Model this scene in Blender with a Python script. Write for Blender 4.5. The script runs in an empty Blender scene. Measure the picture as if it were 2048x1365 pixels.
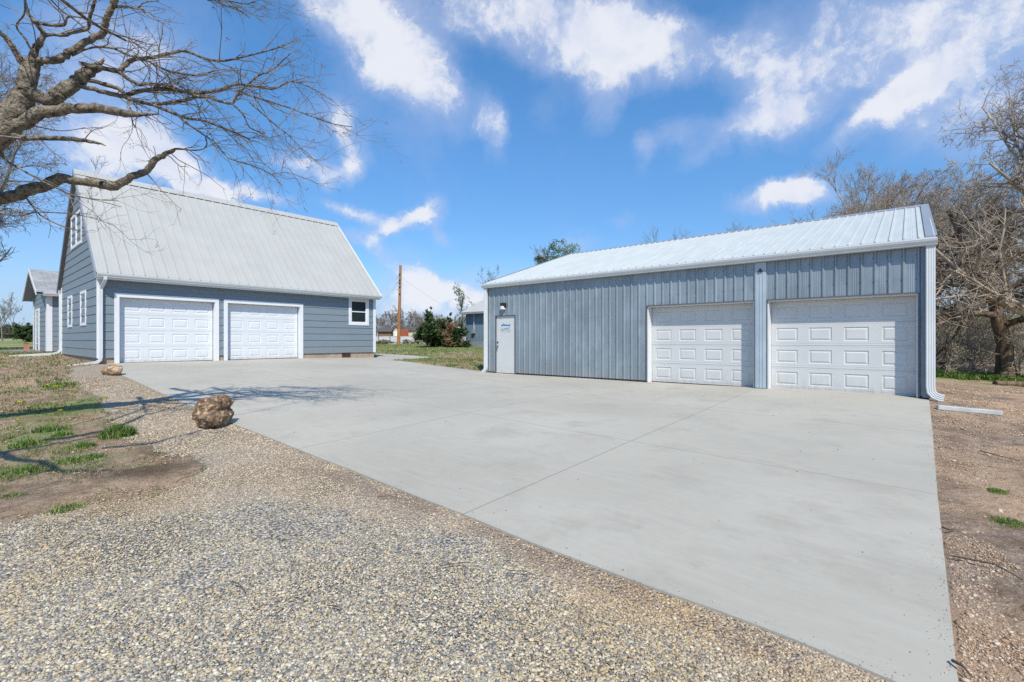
import bpy, math, random
import numpy as np
from mathutils import Vector, Matrix
from mathutils.geometry import delaunay_2d_cdt
R_ = math.radians
sc = bpy.context.scene
col = sc.collection

# ------------------------------------------------------------------ camera
TH = R_(40.034); FPX = 945.63; CXP = 1025.04; CYP = 680.56; CZ = 1.2
Fv = np.array([math.cos(TH), math.sin(TH), 0.0]); Rv = np.array([math.sin(TH), -math.cos(TH), 0.0])
cam = bpy.data.objects.new('camera', bpy.data.cameras.new('camera')); col.objects.link(cam)
cam.location = (0, 0, CZ); cam.rotation_euler = (R_(90), 0, TH - R_(90))
cam.data.sensor_width = 36; cam.data.lens = FPX / 2048 * 36
cam.data.shift_x = -(CXP - 1024) / 2048; cam.data.shift_y = (CYP - 682.5) / 2048
cam.data.clip_start = 0.05; cam.data.clip_end = 6000
sc.camera = cam

# ------------------------------------------------------------------ light
SUN = np.array([-1.06, -1.3, 1.98]); SUN /= np.linalg.norm(SUN)
sun = bpy.data.objects.new('sun', bpy.data.lights.new('sun', 'SUN')); col.objects.link(sun)
sun.data.energy = 5.0; sun.data.angle = R_(0.53); sun.data.color = (1.0, 0.945, 0.84)
sun.rotation_euler = Vector(SUN).to_track_quat('Z', 'Y').to_euler()
sc.view_settings.view_transform = 'Standard'; sc.view_settings.look = 'None'
sc.view_settings.exposure = 0.0; sc.view_settings.gamma = 1
sc.view_settings.use_curve_mapping = False
sc.render.film_transparent = False
sc.cycles.max_bounces = 6; sc.cycles.diffuse_bounces = 3; sc.cycles.glossy_bounces = 3
sc.cycles.transparent_max_bounces = 8; sc.cycles.use_denoising = False; sc.cycles.use_adaptive_sampling = False; sc.cycles.sample_clamp_indirect = 2.0

def px_dir(px, py):
    v = Fv + Rv * (px - CXP) / FPX + np.array([0, 0, 1.0]) * (CYP - py) / FPX
    return v
def at(px, py, d):
    return np.array([0, 0, CZ]) + px_dir(px, py) * d

world = bpy.data.worlds.new('World'); sc.world = world; world.use_nodes = True
wn = world.node_tree; wn.nodes.clear()
def N(nt, t, **kw):
    n = nt.nodes.new(t)
    for k, v in kw.items():
        if k == 'ins':
            for i, x in v.items():
                n.inputs[i].default_value = x
        else: setattr(n, k, v)
    return n
def mth(nt, op, a, b=None, clamp=False):
    n = nt.nodes.new('ShaderNodeMath'); n.operation = op; n.use_clamp = clamp
    for i, x in enumerate((a, b)):
        if x is None: continue
        if isinstance(x, (int, float)): n.inputs[i].default_value = x
        else: nt.links.new(x, n.inputs[i])
    return n.outputs[0]
def mixc(nt, f, a, b, mode='MIX'):
    n = nt.nodes.new('ShaderNodeMix'); n.data_type = 'RGBA'; n.blend_type = mode
    for s, x in ((n.inputs[0], f), (n.inputs[6], a), (n.inputs[7], b)):
        if isinstance(x, (int, float)): s.default_value = x
        elif isinstance(x, (tuple, list)): s.default_value = (*x[:3], 1)
        else: nt.links.new(x, s)
    return n.outputs[2]
def sstep(nt, x, lo, hi):
    n = nt.nodes.new('ShaderNodeMapRange'); n.interpolation_type = 'SMOOTHSTEP'
    nt.links.new(x, n.inputs[0]); n.inputs[1].default_value = lo; n.inputs[2].default_value = hi
    return n.outputs[0]
def noise(nt, vec, scale, detail=4, rough=.55, dist=0.0, out=0):
    n = nt.nodes.new('ShaderNodeTexNoise')
    n.inputs['Scale'].default_value = scale; n.inputs['Detail'].default_value = detail
    n.inputs['Roughness'].default_value = rough; n.inputs['Distortion'].default_value = dist
    if vec is not None: nt.links.new(vec, n.inputs['Vector'])
    return n.outputs[out]

def build_world():
    nt = wn; L = nt.links.new
    sky = N(nt, 'ShaderNodeTexSky', sky_type='NISHITA', sun_disc=False)
    sky.sun_elevation = math.asin(SUN[2]); sky.sun_rotation = math.atan2(SUN[0], SUN[1])
    sky.altitude = 400; sky.air_density = 1.0; sky.dust_density = 0.4; sky.ozone_density = 3.0
    tc = N(nt, 'ShaderNodeTexCoord'); d = tc.outputs['Generated']
    # ragged offsets for the cloud shapes
    nz = noise(nt, d, 9.0, 10, .66, 0.2, out=1)
    vm = N(nt, 'ShaderNodeVectorMath', operation='MULTIPLY_ADD'); L(nz, vm.inputs[0])
    vm.inputs[1].default_value = (.10, .10, .10); vm.inputs[2].default_value = (-.05, -.05, -.05)
    ad = N(nt, 'ShaderNodeVectorMath', operation='ADD'); L(d, ad.inputs[0]); L(vm.outputs[0], ad.inputs[1])
    dd = ad.outputs[0]
    blobs = [ # px, py, half w, half h, angle, strength
      (740, 50, 120, 60, 40, 1.0), (840, 150, 105, 46, 46, 1.0), (650, 10, 70, 40, 30, .5), (760, 200, 110, 80, 45, .34), (850, 290, 60, 60, 30, .22),
      (1050, 20, 230, 60, 4, .62), (1180, 80, 150, 60, 15, .85), (1310, 105, 110, 44, 0, 1.0), (1230, 70, 70, 40, 0, .5), (1200, 200, 40, 44, 20, .75), (930, 30, 110, 46, 0, .42), (1120, 140, 70, 40, 30, .45),
      (1500, 130, 60, 44, -50, .5), (1590, 180, 72, 50, -20, .85), (1560, 250, 80, 40, -10, .7), (1440, 265, 100, 26, -14, .55), (1330, 270, 50, 22, -20, .4), (1285, 310, 18, 34, 0, .5), (1395, 322, 42, 16, -20, .5), (1550, 60, 90, 80, 0, .34),
      (1850, 70, 210, 110, 0, .66), (2000, 60, 140, 160, 0, .6), (1760, 60, 70, 80, 0, .35), (1770, 215, 70, 28, -38, .95), (1830, 175, 60, 26, -30, .7), (1700, 265, 50, 14, -30, .35), (1940, 230, 120, 60, 0, .45), (1870, 300, 150, 60, 0, .25),
      (1545, 395, 60, 24, -10, 1.3), (1605, 385, 50, 28, 0, 1.4), (1240, 440, 26, 10, -20, .35),
      (305, 312, 60, 38, 25, 1.15), (370, 355, 60, 26, 25, 1.1), (250, 330, 80, 30, 0, .9), (465, 397, 80, 15, 8, 1.2), (200, 270, 90, 40, 0, .6),
      (60, 110, 110, 60, 0, .45), (310, 50, 110, 80, 0, .45), (60, 420, 130, 110, 0, .5), (180, 210, 120, 60, 0, .45), (120, 30, 70, 40, 0, .35), (270, 130, 80, 50, 0, .4),
      (620, 340, 50, 18, 12, .7), (690, 340, 40, 24, -20, .8), (705, 300, 20, 40, 0, .6), (590, 310, 40, 20, 0, .5), (690, 240, 20, 30, 0, .5), (650, 250, 40, 30, 0, .3),
      (690, 418, 36, 12, 20, .9), (740, 445, 44, 16, 35, 1.0), (800, 452, 44, 14, -25, .95), (850, 428, 34, 20, -20, 1.0), (870, 470, 14, 24, 0, .5), (715, 475, 34, 12, 20, 1.0), (755, 505, 24, 10, 45, .8),
      (860, 575, 70, 26, 5, 1.1), (820, 548, 40, 14, 10, .8), (930, 590, 60, 20, 5, .9), (800, 600, 70, 30, 0, .7), (880, 630, 160, 30, 0, .85), (800, 520, 50, 20, 0, .4), (1010, 590, 60, 24, 0, .6), (985, 235, 26, 40, -30, .75), (1000, 285, 20, 36, 0, .5), (1090, 225, 30, 26, 0, .35), (960, 545, 60, 16, 0, .5), (885, 480, 24, 12, 30, .4),
      (1150, 485, 34, 12, 0, .6), (560, 560, 60, 20, 0, .3), (40, 590, 120, 34, 0, .4)]
    tot = None
    for (px, py, hw, hh, ang, st) in blobs:
        v = px_dir(px, py); ln = np.linalg.norm(v); c = v / ln
        # major axis on the sphere
        a_ = R_(ang); e = Rv * math.cos(a_) + np.array([0, 0, -1.0]) * math.sin(a_)
        e = e - c * np.dot(e, c); e /= np.linalg.norm(e); b = np.cross(c, e)
        M = Matrix(((e[0], b[0], c[0]), (e[1], b[1], c[1]), (e[2], b[2], c[2])))
        mp = N(nt, 'ShaderNodeMapping', vector_type='TEXTURE')
        mp.inputs['Location'].default_value = tuple(c); mp.inputs['Rotation'].default_value = M.to_euler('XYZ')
        mp.inputs['Scale'].default_value = (hw / FPX / ln * 1.62, hh / FPX / ln * 1.62, .5)
        L(dd, mp.inputs['Vector'])
        le = N(nt, 'ShaderNodeVectorMath', operation='LENGTH'); L(mp.outputs[0], le.inputs[0])
        mr = N(nt, 'ShaderNodeMapRange', interpolation_type='SMOOTHSTEP'); L(le.outputs['Value'], mr.inputs[0])
        mr.inputs[1].default_value = 1.25; mr.inputs[2].default_value = 0.1; mr.inputs[3].default_value = 0; mr.inputs[4].default_value = st
        tot = mr.outputs[0] if tot is None else mth(nt, 'ADD', tot, mr.outputs[0])
    fb = noise(nt, d, 8.0, 12, .62, .15)
    fb2 = noise(nt, dd, 24.0, 12, .66, .35)
    f = mth(nt, 'ADD', mth(nt, 'MULTIPLY', mth(nt, 'SUBTRACT', fb, .5), 2.0), mth(nt, 'MULTIPLY', mth(nt, 'SUBTRACT', fb2, .5), 1.5))
    dens = mth(nt, 'ADD', mth(nt, 'MULTIPLY', tot, .95), mth(nt, 'MULTIPLY', f, mth(nt, 'ADD', tot, .25, True)))
    alpha = mth(nt, 'MULTIPLY', sstep(nt, dens, .16, 1.55), .96)
    veil = mth(nt, 'MULTIPLY', sstep(nt, mth(nt, 'ADD', tot, mth(nt, 'MULTIPLY', mth(nt, 'SUBTRACT', fb, .5), 1.0)), .0, 1.1), .52)
    alpha = mth(nt, 'MAXIMUM', alpha, veil)
    sepz = N(nt, 'ShaderNodeSeparateXYZ'); L(d, sepz.inputs[0])
    thick = sstep(nt, dens, .55, 1.35)
    var = noise(nt, dd, 6.0, 5, .6)
    ccol = mixc(nt, mth(nt, 'MULTIPLY', thick, sstep(nt, var, .15, .5)), (4.5, 5.3, 7.5), (7.4, 7.6, 8.2))
    # a deeper, cleaner blue overhead and a pale one towards the horizon
    hz = sstep(nt, sepz.outputs[2], .55, .0)
    skyc = mixc(nt, 1.0, sky.outputs[0], mixc(nt, hz, (.90, 1.52, 1.84), (.80, 1.02, 1.22)), 'MULTIPLY')
    skyc = mixc(nt, mth(nt, 'MULTIPLY', sstep(nt, sepz.outputs[2], .16, .0), .85), skyc, (3.9, 5.4, 7.6))
    out = mixc(nt, alpha, skyc, ccol)
    bg = N(nt, 'ShaderNodeBackground'); L(out, bg.inputs[0]); bg.inputs[1].default_value = 0.114
    o = N(nt, 'ShaderNodeOutputWorld'); L(bg.outputs[0], o.inputs[0])
build_world()
world.cycles.sampling_method = 'MANUAL'; world.cycles.sample_map_resolution = 512

# ------------------------------------------------------------------ terrain height (absolute Z)
CP = [(12.76,-.3,-1.2),(12.76,4,-1.2),(12.76,8,-1.195),(12.76,12,-1.19),(16,12.3,-1.12),(18.5,-1,-1.3),(24,-1,-1.4),(24,12,-.95),(18.5,5,-1.1),
 (3,19.5,-.75),(6,19.5,-.757),(9.5,19.5,-.768),(13,19.5,-.84),(3,24,-.68),(13,24,-.75),(3,27,-.60),(2.2,20.6,-.70),(1.4,23,-.70),(13,27,-.7),
 (5.95,-.2,-1.445),(5.95,2.87,-1.371),(5.95,6.03,-1.293),(5.95,9.4,-1.20),(5.95,13.5,-.972),
 (9.05,-.25,-1.33),(9.05,2.9,-1.29),(9.05,6,-1.25),(9.5,12,-1.09),(9.5,16,-.92),
 (2.9,16,-.905),(2.88,12.7,-1.10),(2.87,8.4,-1.32),(2.87,6.5,-1.38),(2.86,4.8,-1.445),(2.86,2.9,-1.475),(2.82,0,-1.5),(0,0,-1.57),(0,5,-1.52),(0,9,-1.37),(0,13,-1.17),(-.5,18,-.93),
 (-4,5,-1.55),(-5,12,-1.25),(-6,20,-.95),(-3,27,-.75),(-8,8,-1.45),(3.4,36,-.66),(0,36,-.72),(3.4,44,-.6),(-8,36,-.85),(-20,30,-.95),(-30,10,-1.2),(-20,-10,-1.6),
 (0,-6,-1.65),(8,-6,-1.5),(12,-2.5,-1.42),(12,-6,-1.6),(16,-4,-1.55),(22,-5,-1.7),(30,-8,-1.5),(20,-14,-1.7),(40,0,-1.0),(60,-20,.6),(20,-40,-1),(0,-40,-1.8),(-40,-30,-1.8),
 (20,18,-.92),(18,24,-.8),(28,18,-.7),(31,24,-.53),(24,32,-.6),(30,36,-.4),(40,36,-.3),(12,36,-.6)]
for px, d, z in ((800,60,-.45),(900,60,-.30),(1100,60,0),(780,85,.2),(800,112,.98),(760,112,.98),(900,112,1.0),(800,160,1.5),(900,160,1.6),
                 (100,60,-.8),(0,60,-.9),(100,110,.0),(0,110,.0),(100,180,.7),(0,180,.7),(1500,120,1.5),(1950,32,-.7),(2000,45,.9),(1850,60,2.0),(2050,60,2.8),(2000,120,6.5),(1400,60,-.2),(-200,100,0),(400,100,.2),(500,60,-.4)):
    p = at(px, CYP, d); CP.append((p[0], p[1], z))
for k in range(12):
    a = k * math.pi / 6
    CP.append((350 * math.cos(a), 350 * math.sin(a), 2.0)); CP.append((1800 * math.cos(a), 1800 * math.sin(a), 4.0))
CP = np.array(CP)
def _k(r2): return np.where(r2 < 1e-12, 0, r2 * np.log(np.maximum(r2, 1e-12))) * .5
def _tps():
    P = CP[:, :2] / 10; n = len(P)
    K = _k(((P[:, None] - P[None]) ** 2).sum(-1)) + np.eye(n) * 2e-4
    Q = np.hstack([np.ones((n, 1)), P]); A = np.zeros((n + 3, n + 3)); A[:n, :n] = K; A[:n, n:] = Q; A[n:, :n] = Q.T
    return np.linalg.solve(A, np.concatenate([CP[:, 2], np.zeros(3)]))
_W = _tps()
def H(x, y):
    x = np.atleast_1d(np.asarray(x, float)); y = np.atleast_1d(np.asarray(y, float)); out = np.empty(x.size)
    xf, yf = x.ravel() / 10, y.ravel() / 10; C = CP[:, :2] / 10
    for i in range(0, x.size, 20000):
        a, b = xf[i:i + 20000], yf[i:i + 20000]
        r2 = (a[:, None] - C[None, :, 0]) ** 2 + (b[:, None] - C[None, :, 1]) ** 2
        out[i:i + 20000] = _k(r2) @ _W[:-3] + _W[-3] + _W[-2] * a + _W[-1] * b
    return out.reshape(x.shape) + CZ
def Hs(x, y): return float(H(x, y)[0])
def gp(px, py):
    """where the ray through a photo pixel meets the ground"""
    v = px_dir(px, py); lo, hi = .5, 3000.0
    ds = np.geomspace(1.0, 600, 400); P = v[None] * ds[:, None]
    below = P[:, 2] + CZ < H(P[:, 0], P[:, 1])
    i = int(np.argmax(below)) if below.any() else len(ds) - 1
    lo, hi = ds[max(i - 1, 0)], ds[i]
    for _ in range(25):
        m = (lo + hi) / 2
        if v[2] * m + CZ < Hs(v[0] * m, v[1] * m): hi = m
        else: lo = m
    return np.array([v[0] * lo, v[1] * lo, CZ + v[2] * lo])

# ------------------------------------------------------------------ helpers
class MB:
    def __init__(s): s.v = []; s.f = []
    def quad(s, a, b, c, d):
        i = len(s.v); s.v += [tuple(a), tuple(b), tuple(c), tuple(d)]; s.f.append((i, i + 1, i + 2, i + 3))
    def poly(s, pts):
        i = len(s.v); s.v += [tuple(p) for p in pts]; s.f.append(tuple(range(i, i + len(pts))))
    def box(s, x0, x1, y0, y1, z0, z1):
        i = len(s.v)
        s.v += [(x0,y0,z0),(x1,y0,z0),(x1,y1,z0),(x0,y1,z0),(x0,y0,z1),(x1,y0,z1),(x1,y1,z1),(x0,y1,z1)]
        s.f += [tuple(i + k for k in q) for q in ((0,3,2,1),(4,5,6,7),(0,1,5,4),(1,2,6,5),(2,3,7,6),(3,0,4,7))]
    def prism(s, prof, p0, p1):
        """prof: points (3d) of a cross-section at p0, swept by p1-p0"""
        n = len(prof); d = np.array(p1, float) - np.array(p0, float); i = len(s.v)
        s.v += [tuple(p) for p in prof] + [tuple(np.array(p) + d) for p in prof]
        for k in range(n):
            j = (k + 1) % n; s.f.append((i + k, i + j, i + n + j, i + n + k))
        s.f.append(tuple(range(i + n - 1, i - 1, -1))); s.f.append(tuple(range(i + n, i + 2 * n)))
    def sweep(s, pts, w, h, up=(0, 0, 1)):
        """rectangular tube along a polyline"""
        pts = [np.array(p, float) for p in pts]; i = len(s.v); n = len(pts)
        for k, p in enumerate(pts):
            t = (pts[min(k + 1, n - 1)] - pts[max(k - 1, 0)]); t /= np.linalg.norm(t)
            u = np.array(up, float); a = np.cross(t, u)
            a /= max(np.linalg.norm(a), 1e-6); b = np.cross(a, t)
            for sa, sb in ((-1,-1),(1,-1),(1,1),(-1,1)): s.v.append(tuple(p + a * sa * w / 2 + b * sb * h / 2))
        for k in range(n - 1):
            for q in range(4):
                r = (q + 1) % 4; s.f.append((i + 4*k + q, i + 4*k + r, i + 4*k + 4 + r, i + 4*k + 4 + q))
        s.f.append((i + 3, i + 2, i + 1, i)); e = i + 4 * (n - 1); s.f.append((e, e + 1, e + 2, e + 3))
    def cyl(s, a, b, r0, r1, n=12):
        a = np.array(a, float); b = np.array(b, float); t = b - a; t /= np.linalg.norm(t)
        u = np.cross(t, (0, 0, 1.0) if abs(t[2]) < .9 else (1.0, 0, 0)); u /= np.linalg.norm(u); w = np.cross(t, u); i = len(s.v)
        for p, r in ((a, r0), (b, r1)):
            for k in range(n):
                c = 2 * math.pi * k / n; s.v.append(tuple(p + r * (u * math.cos(c) + w * math.sin(c))))
        for k in range(n):
            j = (k + 1) % n; s.f.append((i + k, i + j, i + n + j, i + n + k))
        s.f.append(tuple(range(i + n - 1, i - 1, -1))); s.f.append(tuple(range(i + n, i + 2 * n)))

def origin_of(o):
    p = np.zeros(3)
    while o is not None: p += np.array(o.location); o = o.parent
    return p
def link(name, me, mat, parent=None, loc=None, smooth=False):
    o = bpy.data.objects.new(name, me); col.objects.link(o)
    if parent is not None: o.parent = parent
    if loc is not None: o.location = loc
    if mat is not None: me.materials.append(mat)
    if smooth: me.polygons.foreach_set('use_smooth', np.ones(len(me.polygons), bool))
    return o
def build(name, mb, mat, parent=None, smooth=False, bevel=0, loc=None):
    """mb is in world coordinates; the mesh is stored relative to its thing's origin (or loc)"""
    v = np.array(mb.v, float) - (origin_of(parent) if parent is not None else np.array(loc if loc is not None else (0, 0, 0)))
    me = bpy.data.meshes.new(name); me.from_pydata(v.tolist(), [], mb.f); me.update()
    o = link(name, me, mat, parent, None if parent is not None else loc, smooth)
    if bevel:
        m = o.modifiers.new('bevel', 'BEVEL'); m.width = bevel; m.segments = 2; m.limit_method = 'ANGLE'
    return o
def arrays(name, V, F, mat, parent=None, smooth=False, loc=None, colors=None):
    """fast mesh from numpy arrays; F is (n,3) or (n,4)"""
    V = np.asarray(V, np.float32); F = np.asarray(F, np.int32); k = F.shape[1]
    if parent is not None: V = V - origin_of(parent).astype(np.float32)
    elif loc is not None: V = V - np.array(loc, np.float32)
    me = bpy.data.meshes.new(name); me.vertices.add(len(V)); me.vertices.foreach_set('co', V.ravel())
    me.loops.add(F.size); me.loops.foreach_set('vertex_index', F.ravel())
    me.polygons.add(len(F)); me.polygons.foreach_set('loop_start', np.arange(0, F.size, k, dtype=np.int32))
    me.update(calc_edges=True)
    if colors is not None:
        ca = me.color_attributes.new('tint', 'FLOAT_COLOR', 'POINT')
        c = np.ones((len(V), 4), np.float32); c[:, :3] = colors; ca.data.foreach_set('color', c.ravel())
    return link(name, me, mat, parent, None if parent is not None else loc, smooth)
def tag(o, label=None, cat=None, group=None, kind=None):
    for k, v in (('label', label), ('category', cat), ('group', group), ('kind', kind)):
        if v: o[k] = v
    return o
def empty(name, loc, label, cat, group=None):
    o = bpy.data.objects.new(name, None); col.objects.link(o); o.location = loc; o.empty_display_size = .2
    bpy.context.view_layer.update(); return tag(o, label, cat, group)

# ------------------------------------------------------------------ materials
def mat(name, base, rough=.6, metal=0.0, var=.12, vscale=3.0, bump=0.0, bscale=40.0, spec=.4, var2=None, stretch=None):
    m = bpy.data.materials.new(name); m.use_nodes = True; nt = m.node_tree; L = nt.links.new
    b = nt.nodes['Principled BSDF']; b.inputs['Roughness'].default_value = rough; b.inputs['Metallic'].default_value = metal
    b.inputs['Specular IOR Level'].default_value = spec
    g = N(nt, 'ShaderNodeTexCoord').outputs['Object']
    if stretch:
        mp = N(nt, 'ShaderNodeMapping'); L(g, mp.inputs[0]); mp.inputs['Scale'].default_value = stretch; g = mp.outputs[0]
    n1 = noise(nt, g, vscale, 5, .6)
    d = tuple(c * (1 - var) for c in base); l = tuple(min(c * (1 + var), 1) for c in base)
    c = mixc(nt, sstep(nt, n1, .3, .7), d, l)
    if var2: c = mixc(nt, mth(nt, 'MULTIPLY', sstep(nt, noise(nt, g, vscale * 4, 6, .65), .5, .75), var2[1]), c, var2[0])
    L(c, b.inputs['Base Color'])
    if bump:
        bp = N(nt, 'ShaderNodeBump'); bp.inputs['Distance'].default_value = bump
        L(noise(nt, g, bscale, 4, .6), bp.inputs['Height']); L(bp.outputs[0], b.inputs['Normal'])
    return m
M = {}
M['siding'] = mat('blue_grey_siding', (.19, .232, .265), .55, 0, .05, 2.5, .0015, 30, .3, stretch=(1, 1, 6))
M['white'] = mat('white_trim_paint', (.70, .71, .72), .45, 0, .03, 2, spec=.4)
M['door'] = mat('white_steel_door', (.66, .68, .70), .42, 0, .02, 2, spec=.4)
M['shopdoor'] = mat('off_white_steel_door', (.56, .565, .555), .45, 0, .03, 1.5, spec=.4)
M['gutter'] = mat('white_gutter', (.60, .62, .62), .4, 0, .04, 2)
M['roof'] = mat('pale_metal_roof', (.41, .405, .38), .5, 0, .04, 1.2, 0, 30, .5, ((.33, .33, .32), .3))
M['shoproof'] = mat('white_metal_roof', (.47, .495, .485), .5, 0, .05, 1.0, 0, 30, .5, ((.38, .40, .39), .4), stretch=(1, 4, 1))
M['rake'] = mat('blue_grey_trim', (.235, .262, .305), .5, 0, .05, 2)
M['darktrim'] = mat('dark_edge_trim', (.10, .11, .12), .5, 0, .1, 2)
M['pipe'] = mat('dull_white_pipe', (.46, .47, .46), .6, 0, .15, 4)
M['dark'] = mat('dark_gap', (.03, .028, .025), .9)
M['glass'] = mat('dark_window_glass', (.018, .028, .028), .06, 0, .3, 1.5, spec=.8)
M['interior'] = mat('curtain_behind_glass', (.10, .16, .15), .6)
def splash(m, z0, z1, amt, c2):
    nt = m.node_tree; b = nt.nodes['Principled BSDF']; src = b.inputs['Base Color'].links[0].from_socket
    g = N(nt, 'ShaderNodeTexCoord').outputs['Object']; s = N(nt, 'ShaderNodeSeparateXYZ'); nt.links.new(g, s.inputs[0])
    mp = N(nt, 'ShaderNodeMapping'); nt.links.new(g, mp.inputs[0]); mp.inputs['Scale'].default_value = (5, 5, 1.6)
    f = mth(nt, 'MULTIPLY', mth(nt, 'MULTIPLY', sstep(nt, s.outputs[2], z1, z0), sstep(nt, noise(nt, mp.outputs[0], 2.5, 6, .65), .35, .7)), amt)
    nt.links.new(mixc(nt, f, src, c2), b.inputs['Base Color'])
splash(M['door'], .08, .55, .5, (.45, .41, .35)); splash(M['shopdoor'], .06, .6, .55, (.40, .37, .32)); splash(M['siding'], .25, .8, .5, (.26, .24, .21))
M['found'] = mat('tan_foundation_block', (.36, .29, .22), .85, 0, .15, 4, .004, 60, .2)
M['rust'] = mat('rusty_vent', (.10, .045, .03), .8, 0, .2, 8)
M['black'] = mat('black_fitting', (.02, .02, .022), .5)
M['lens'] = mat('frosted_lamp_lens', (.75, .76, .76), .3)
M['pole'] = mat('brown_pole_wood', (.36, .17, .07), .85, 0, .3, 3, .01, 20, .1, stretch=(3, 3, .4))
M['wire'] = mat('grey_wire', (.12, .12, .13), .6)
M['rock'] = mat('tan_limestone', (.27, .185, .12), .95, 0, .5, 7, .03, 30, .1, ((.07, .045, .033), .9))
M['rock2'] = mat('pale_tan_sandstone', (.46, .32, .20), .95, 0, .25, 5, .02, 16, .1, ((.22, .13, .08), .6))
M['twigbark'] = mat('grey_twigs', (.24, .20, .155), .95, 0, .3, 3)
M['bark'] = mat('grey_brown_bark', (.19, .158, .118), .95, 0, .65, 14, .05, 26, .1, ((.40, .38, .31), .8), stretch=(1, 1, 1))
M['bark2'] = mat('tan_twig_bark', (.37, .305, .235), .95, 0, .3, 2, .01, 20, .1, ((.17, .13, .10), .5))
M['brush'] = mat('pale_brush_stems', (.44, .36, .27), .95, 0, .3, 3)
M['bark3'] = mat('dark_ridged_bark', (.15, .105, .07), .95, 0, .5, 6, .06, 12, .1, ((.24, .18, .12), .6), stretch=(1, 1, .2))
M['bark4'] = mat('pale_grey_bark', (.25, .225, .20), .95, 0, .25, 2, .01, 20, .1)
M['stick'] = mat('dead_twig', (.10, .07, .05), .95)
M['splinter'] = mat('torn_orange_wood', (.42, .22, .11), .9, 0, .3, 20)
M['yellow'] = mat('dandelion_yellow', (.75, .58, .03), .7)
M['paleboard'] = mat('cream_boards', (.55, .47, .38), .8, 0, .08, 3)
M['brownboard'] = mat('brown_boards', (.20, .11, .07), .85, 0, .15, 3)
M['redboard'] = mat('red_brown_boards', (.30, .08, .04), .85, 0, .2, 3)
M['darkroof'] = mat('dark_shingles', (.10, .085, .08), .9, 0, .2, 4)
M['greyconc'] = mat('grey_step_concrete', (.24, .25, .27), .9, 0, .1, 4)
M['brick'] = mat('orange_brick', (.42, .20, .11), .9)
M['logo'] = mat('blue_door_decal', (.01, .16, .40), .6)
M['post'] = mat('lit_galvanised_post', (.40, .47, .52), .5, .1, .1, 1.5)  # paler than the wall panels: its sunlit look is put into the colour
M['logo2'] = mat('grey_door_decal', (.25, .30, .33), .6)
def shed_mat(name, base, streak, metal=.35, rough=.42):
    m = mat(name, base, rough, metal, .10, .9, 0, 30, .5, None, stretch=(1, 1, .35)); nt = m.node_tree; L = nt.links.new
    b = nt.nodes['Principled BSDF']; src = b.inputs['Base Color'].links[0].from_socket
    g = N(nt, 'ShaderNodeTexCoord').outputs['Object']
    mp = N(nt, 'ShaderNodeMapping'); L(g, mp.inputs[0]); mp.inputs['Scale'].default_value = (9, 9, .5)
    c = mixc(nt, mth(nt, 'MULTIPLY', sstep(nt, noise(nt, mp.outputs[0], 1.5, 5, .6), .45, .75), .55), src, streak)
    mp2 = N(nt, 'ShaderNodeMapping'); L(g, mp2.inputs[0]); mp2.inputs['Scale'].default_value = (2, 2, 1.2)
    c = mixc(nt, mth(nt, 'MULTIPLY', sstep(nt, noise(nt, mp2.outputs[0], 1.1, 4, .6), .42, .70), .45), c, tuple(x * 1.45 for x in base))
    L(c, b.inputs['Base Color']); return m
M['galv'] = shed_mat('galvanised_panel', (.255, .30, .33), (.175, .205, .225))
M['blueshed'] = shed_mat('blue_grey_shed_panel', (.15, .21, .26), (.22, .24, .25), .2, .6)
splash(M['galv'], .1, .7, .6, (.27, .25, .23)); M['shadedroof'] = mat('shaded_grey_roof', (.30, .30, .30), .6, 0, .2, 2)  # roof grey is darkened for the tree shadows lying on it
def tint_mat(name, rough=.8, trans=0.0):
    m = bpy.data.materials.new(name); m.use_nodes = True; nt = m.node_tree
    b = nt.nodes['Principled BSDF']; a = N(nt, 'ShaderNodeAttribute', attribute_name='tint')
    nt.links.new(a.outputs['Color'], b.inputs['Base Color']); b.inputs['Roughness'].default_value = rough
    b.inputs['Specular IOR Level'].default_value = .2
    if trans:
        t = N(nt, 'ShaderNodeBsdfTranslucent'); nt.links.new(a.outputs['Color'], t.inputs[0])
        mx = N(nt, 'ShaderNodeMixShader'); mx.inputs[0].default_value = trans
        nt.links.new(b.outputs[0], mx.inputs[1]); nt.links.new(t.outputs[0], mx.inputs[2])
        nt.links.new(mx.outputs[0], nt.nodes['Material Output'].inputs[0])
    return m
M['leaf'] = tint_mat('leaf', .7, .3); M['blade'] = tint_mat('grass_blade', .7, .3); M['pebble'] = tint_mat('pebble', .85)

# ------------------------------------------------------------------ driveway slab
near_edge = [(224, 729), (240, 749), (310.6, 781), (380, 811), (457, 844), (560, 884), (607, 903), (700, 939), (810, 983), (921, 1026), (1061, 1084), (1300, 1173), (1440, 1222), (1580, 1275), (1700, 1325), (1795, 1365)]
poly = [tuple(gp(*p)[:2]) for p in near_edge]
poly += [(2.62, -.05), (2.60, -.16), (6, -.2), (9, -.25), (12.74, -.30), (12.95, -.28), (12.95, 11.9)]
poly += [tuple(gp(*p)[:2]) for p in ((904, 735.7), (851, 729), (816, 724), (781, 720.5), (810, 718.6), (866, 715.2), (822, 711.2), (775, 708.6), (748, 707.5))]
poly += [(13.2, 19.6), (3.2, 19.6)]
POLY = np.array(poly)
def in_poly(x, y, P):
    inside = np.zeros(x.shape, bool); n = len(P)
    for i in range(n):
        x0, y0 = P[i]; x1, y1 = P[(i + 1) % n]
        c = ((y0 > y) != (y1 > y)); t = (y - y0) / ((y1 - y0) if y1 != y0 else 1e-9)
        inside ^= c & (x < x0 + t * (x1 - x0))
    return inside
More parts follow.
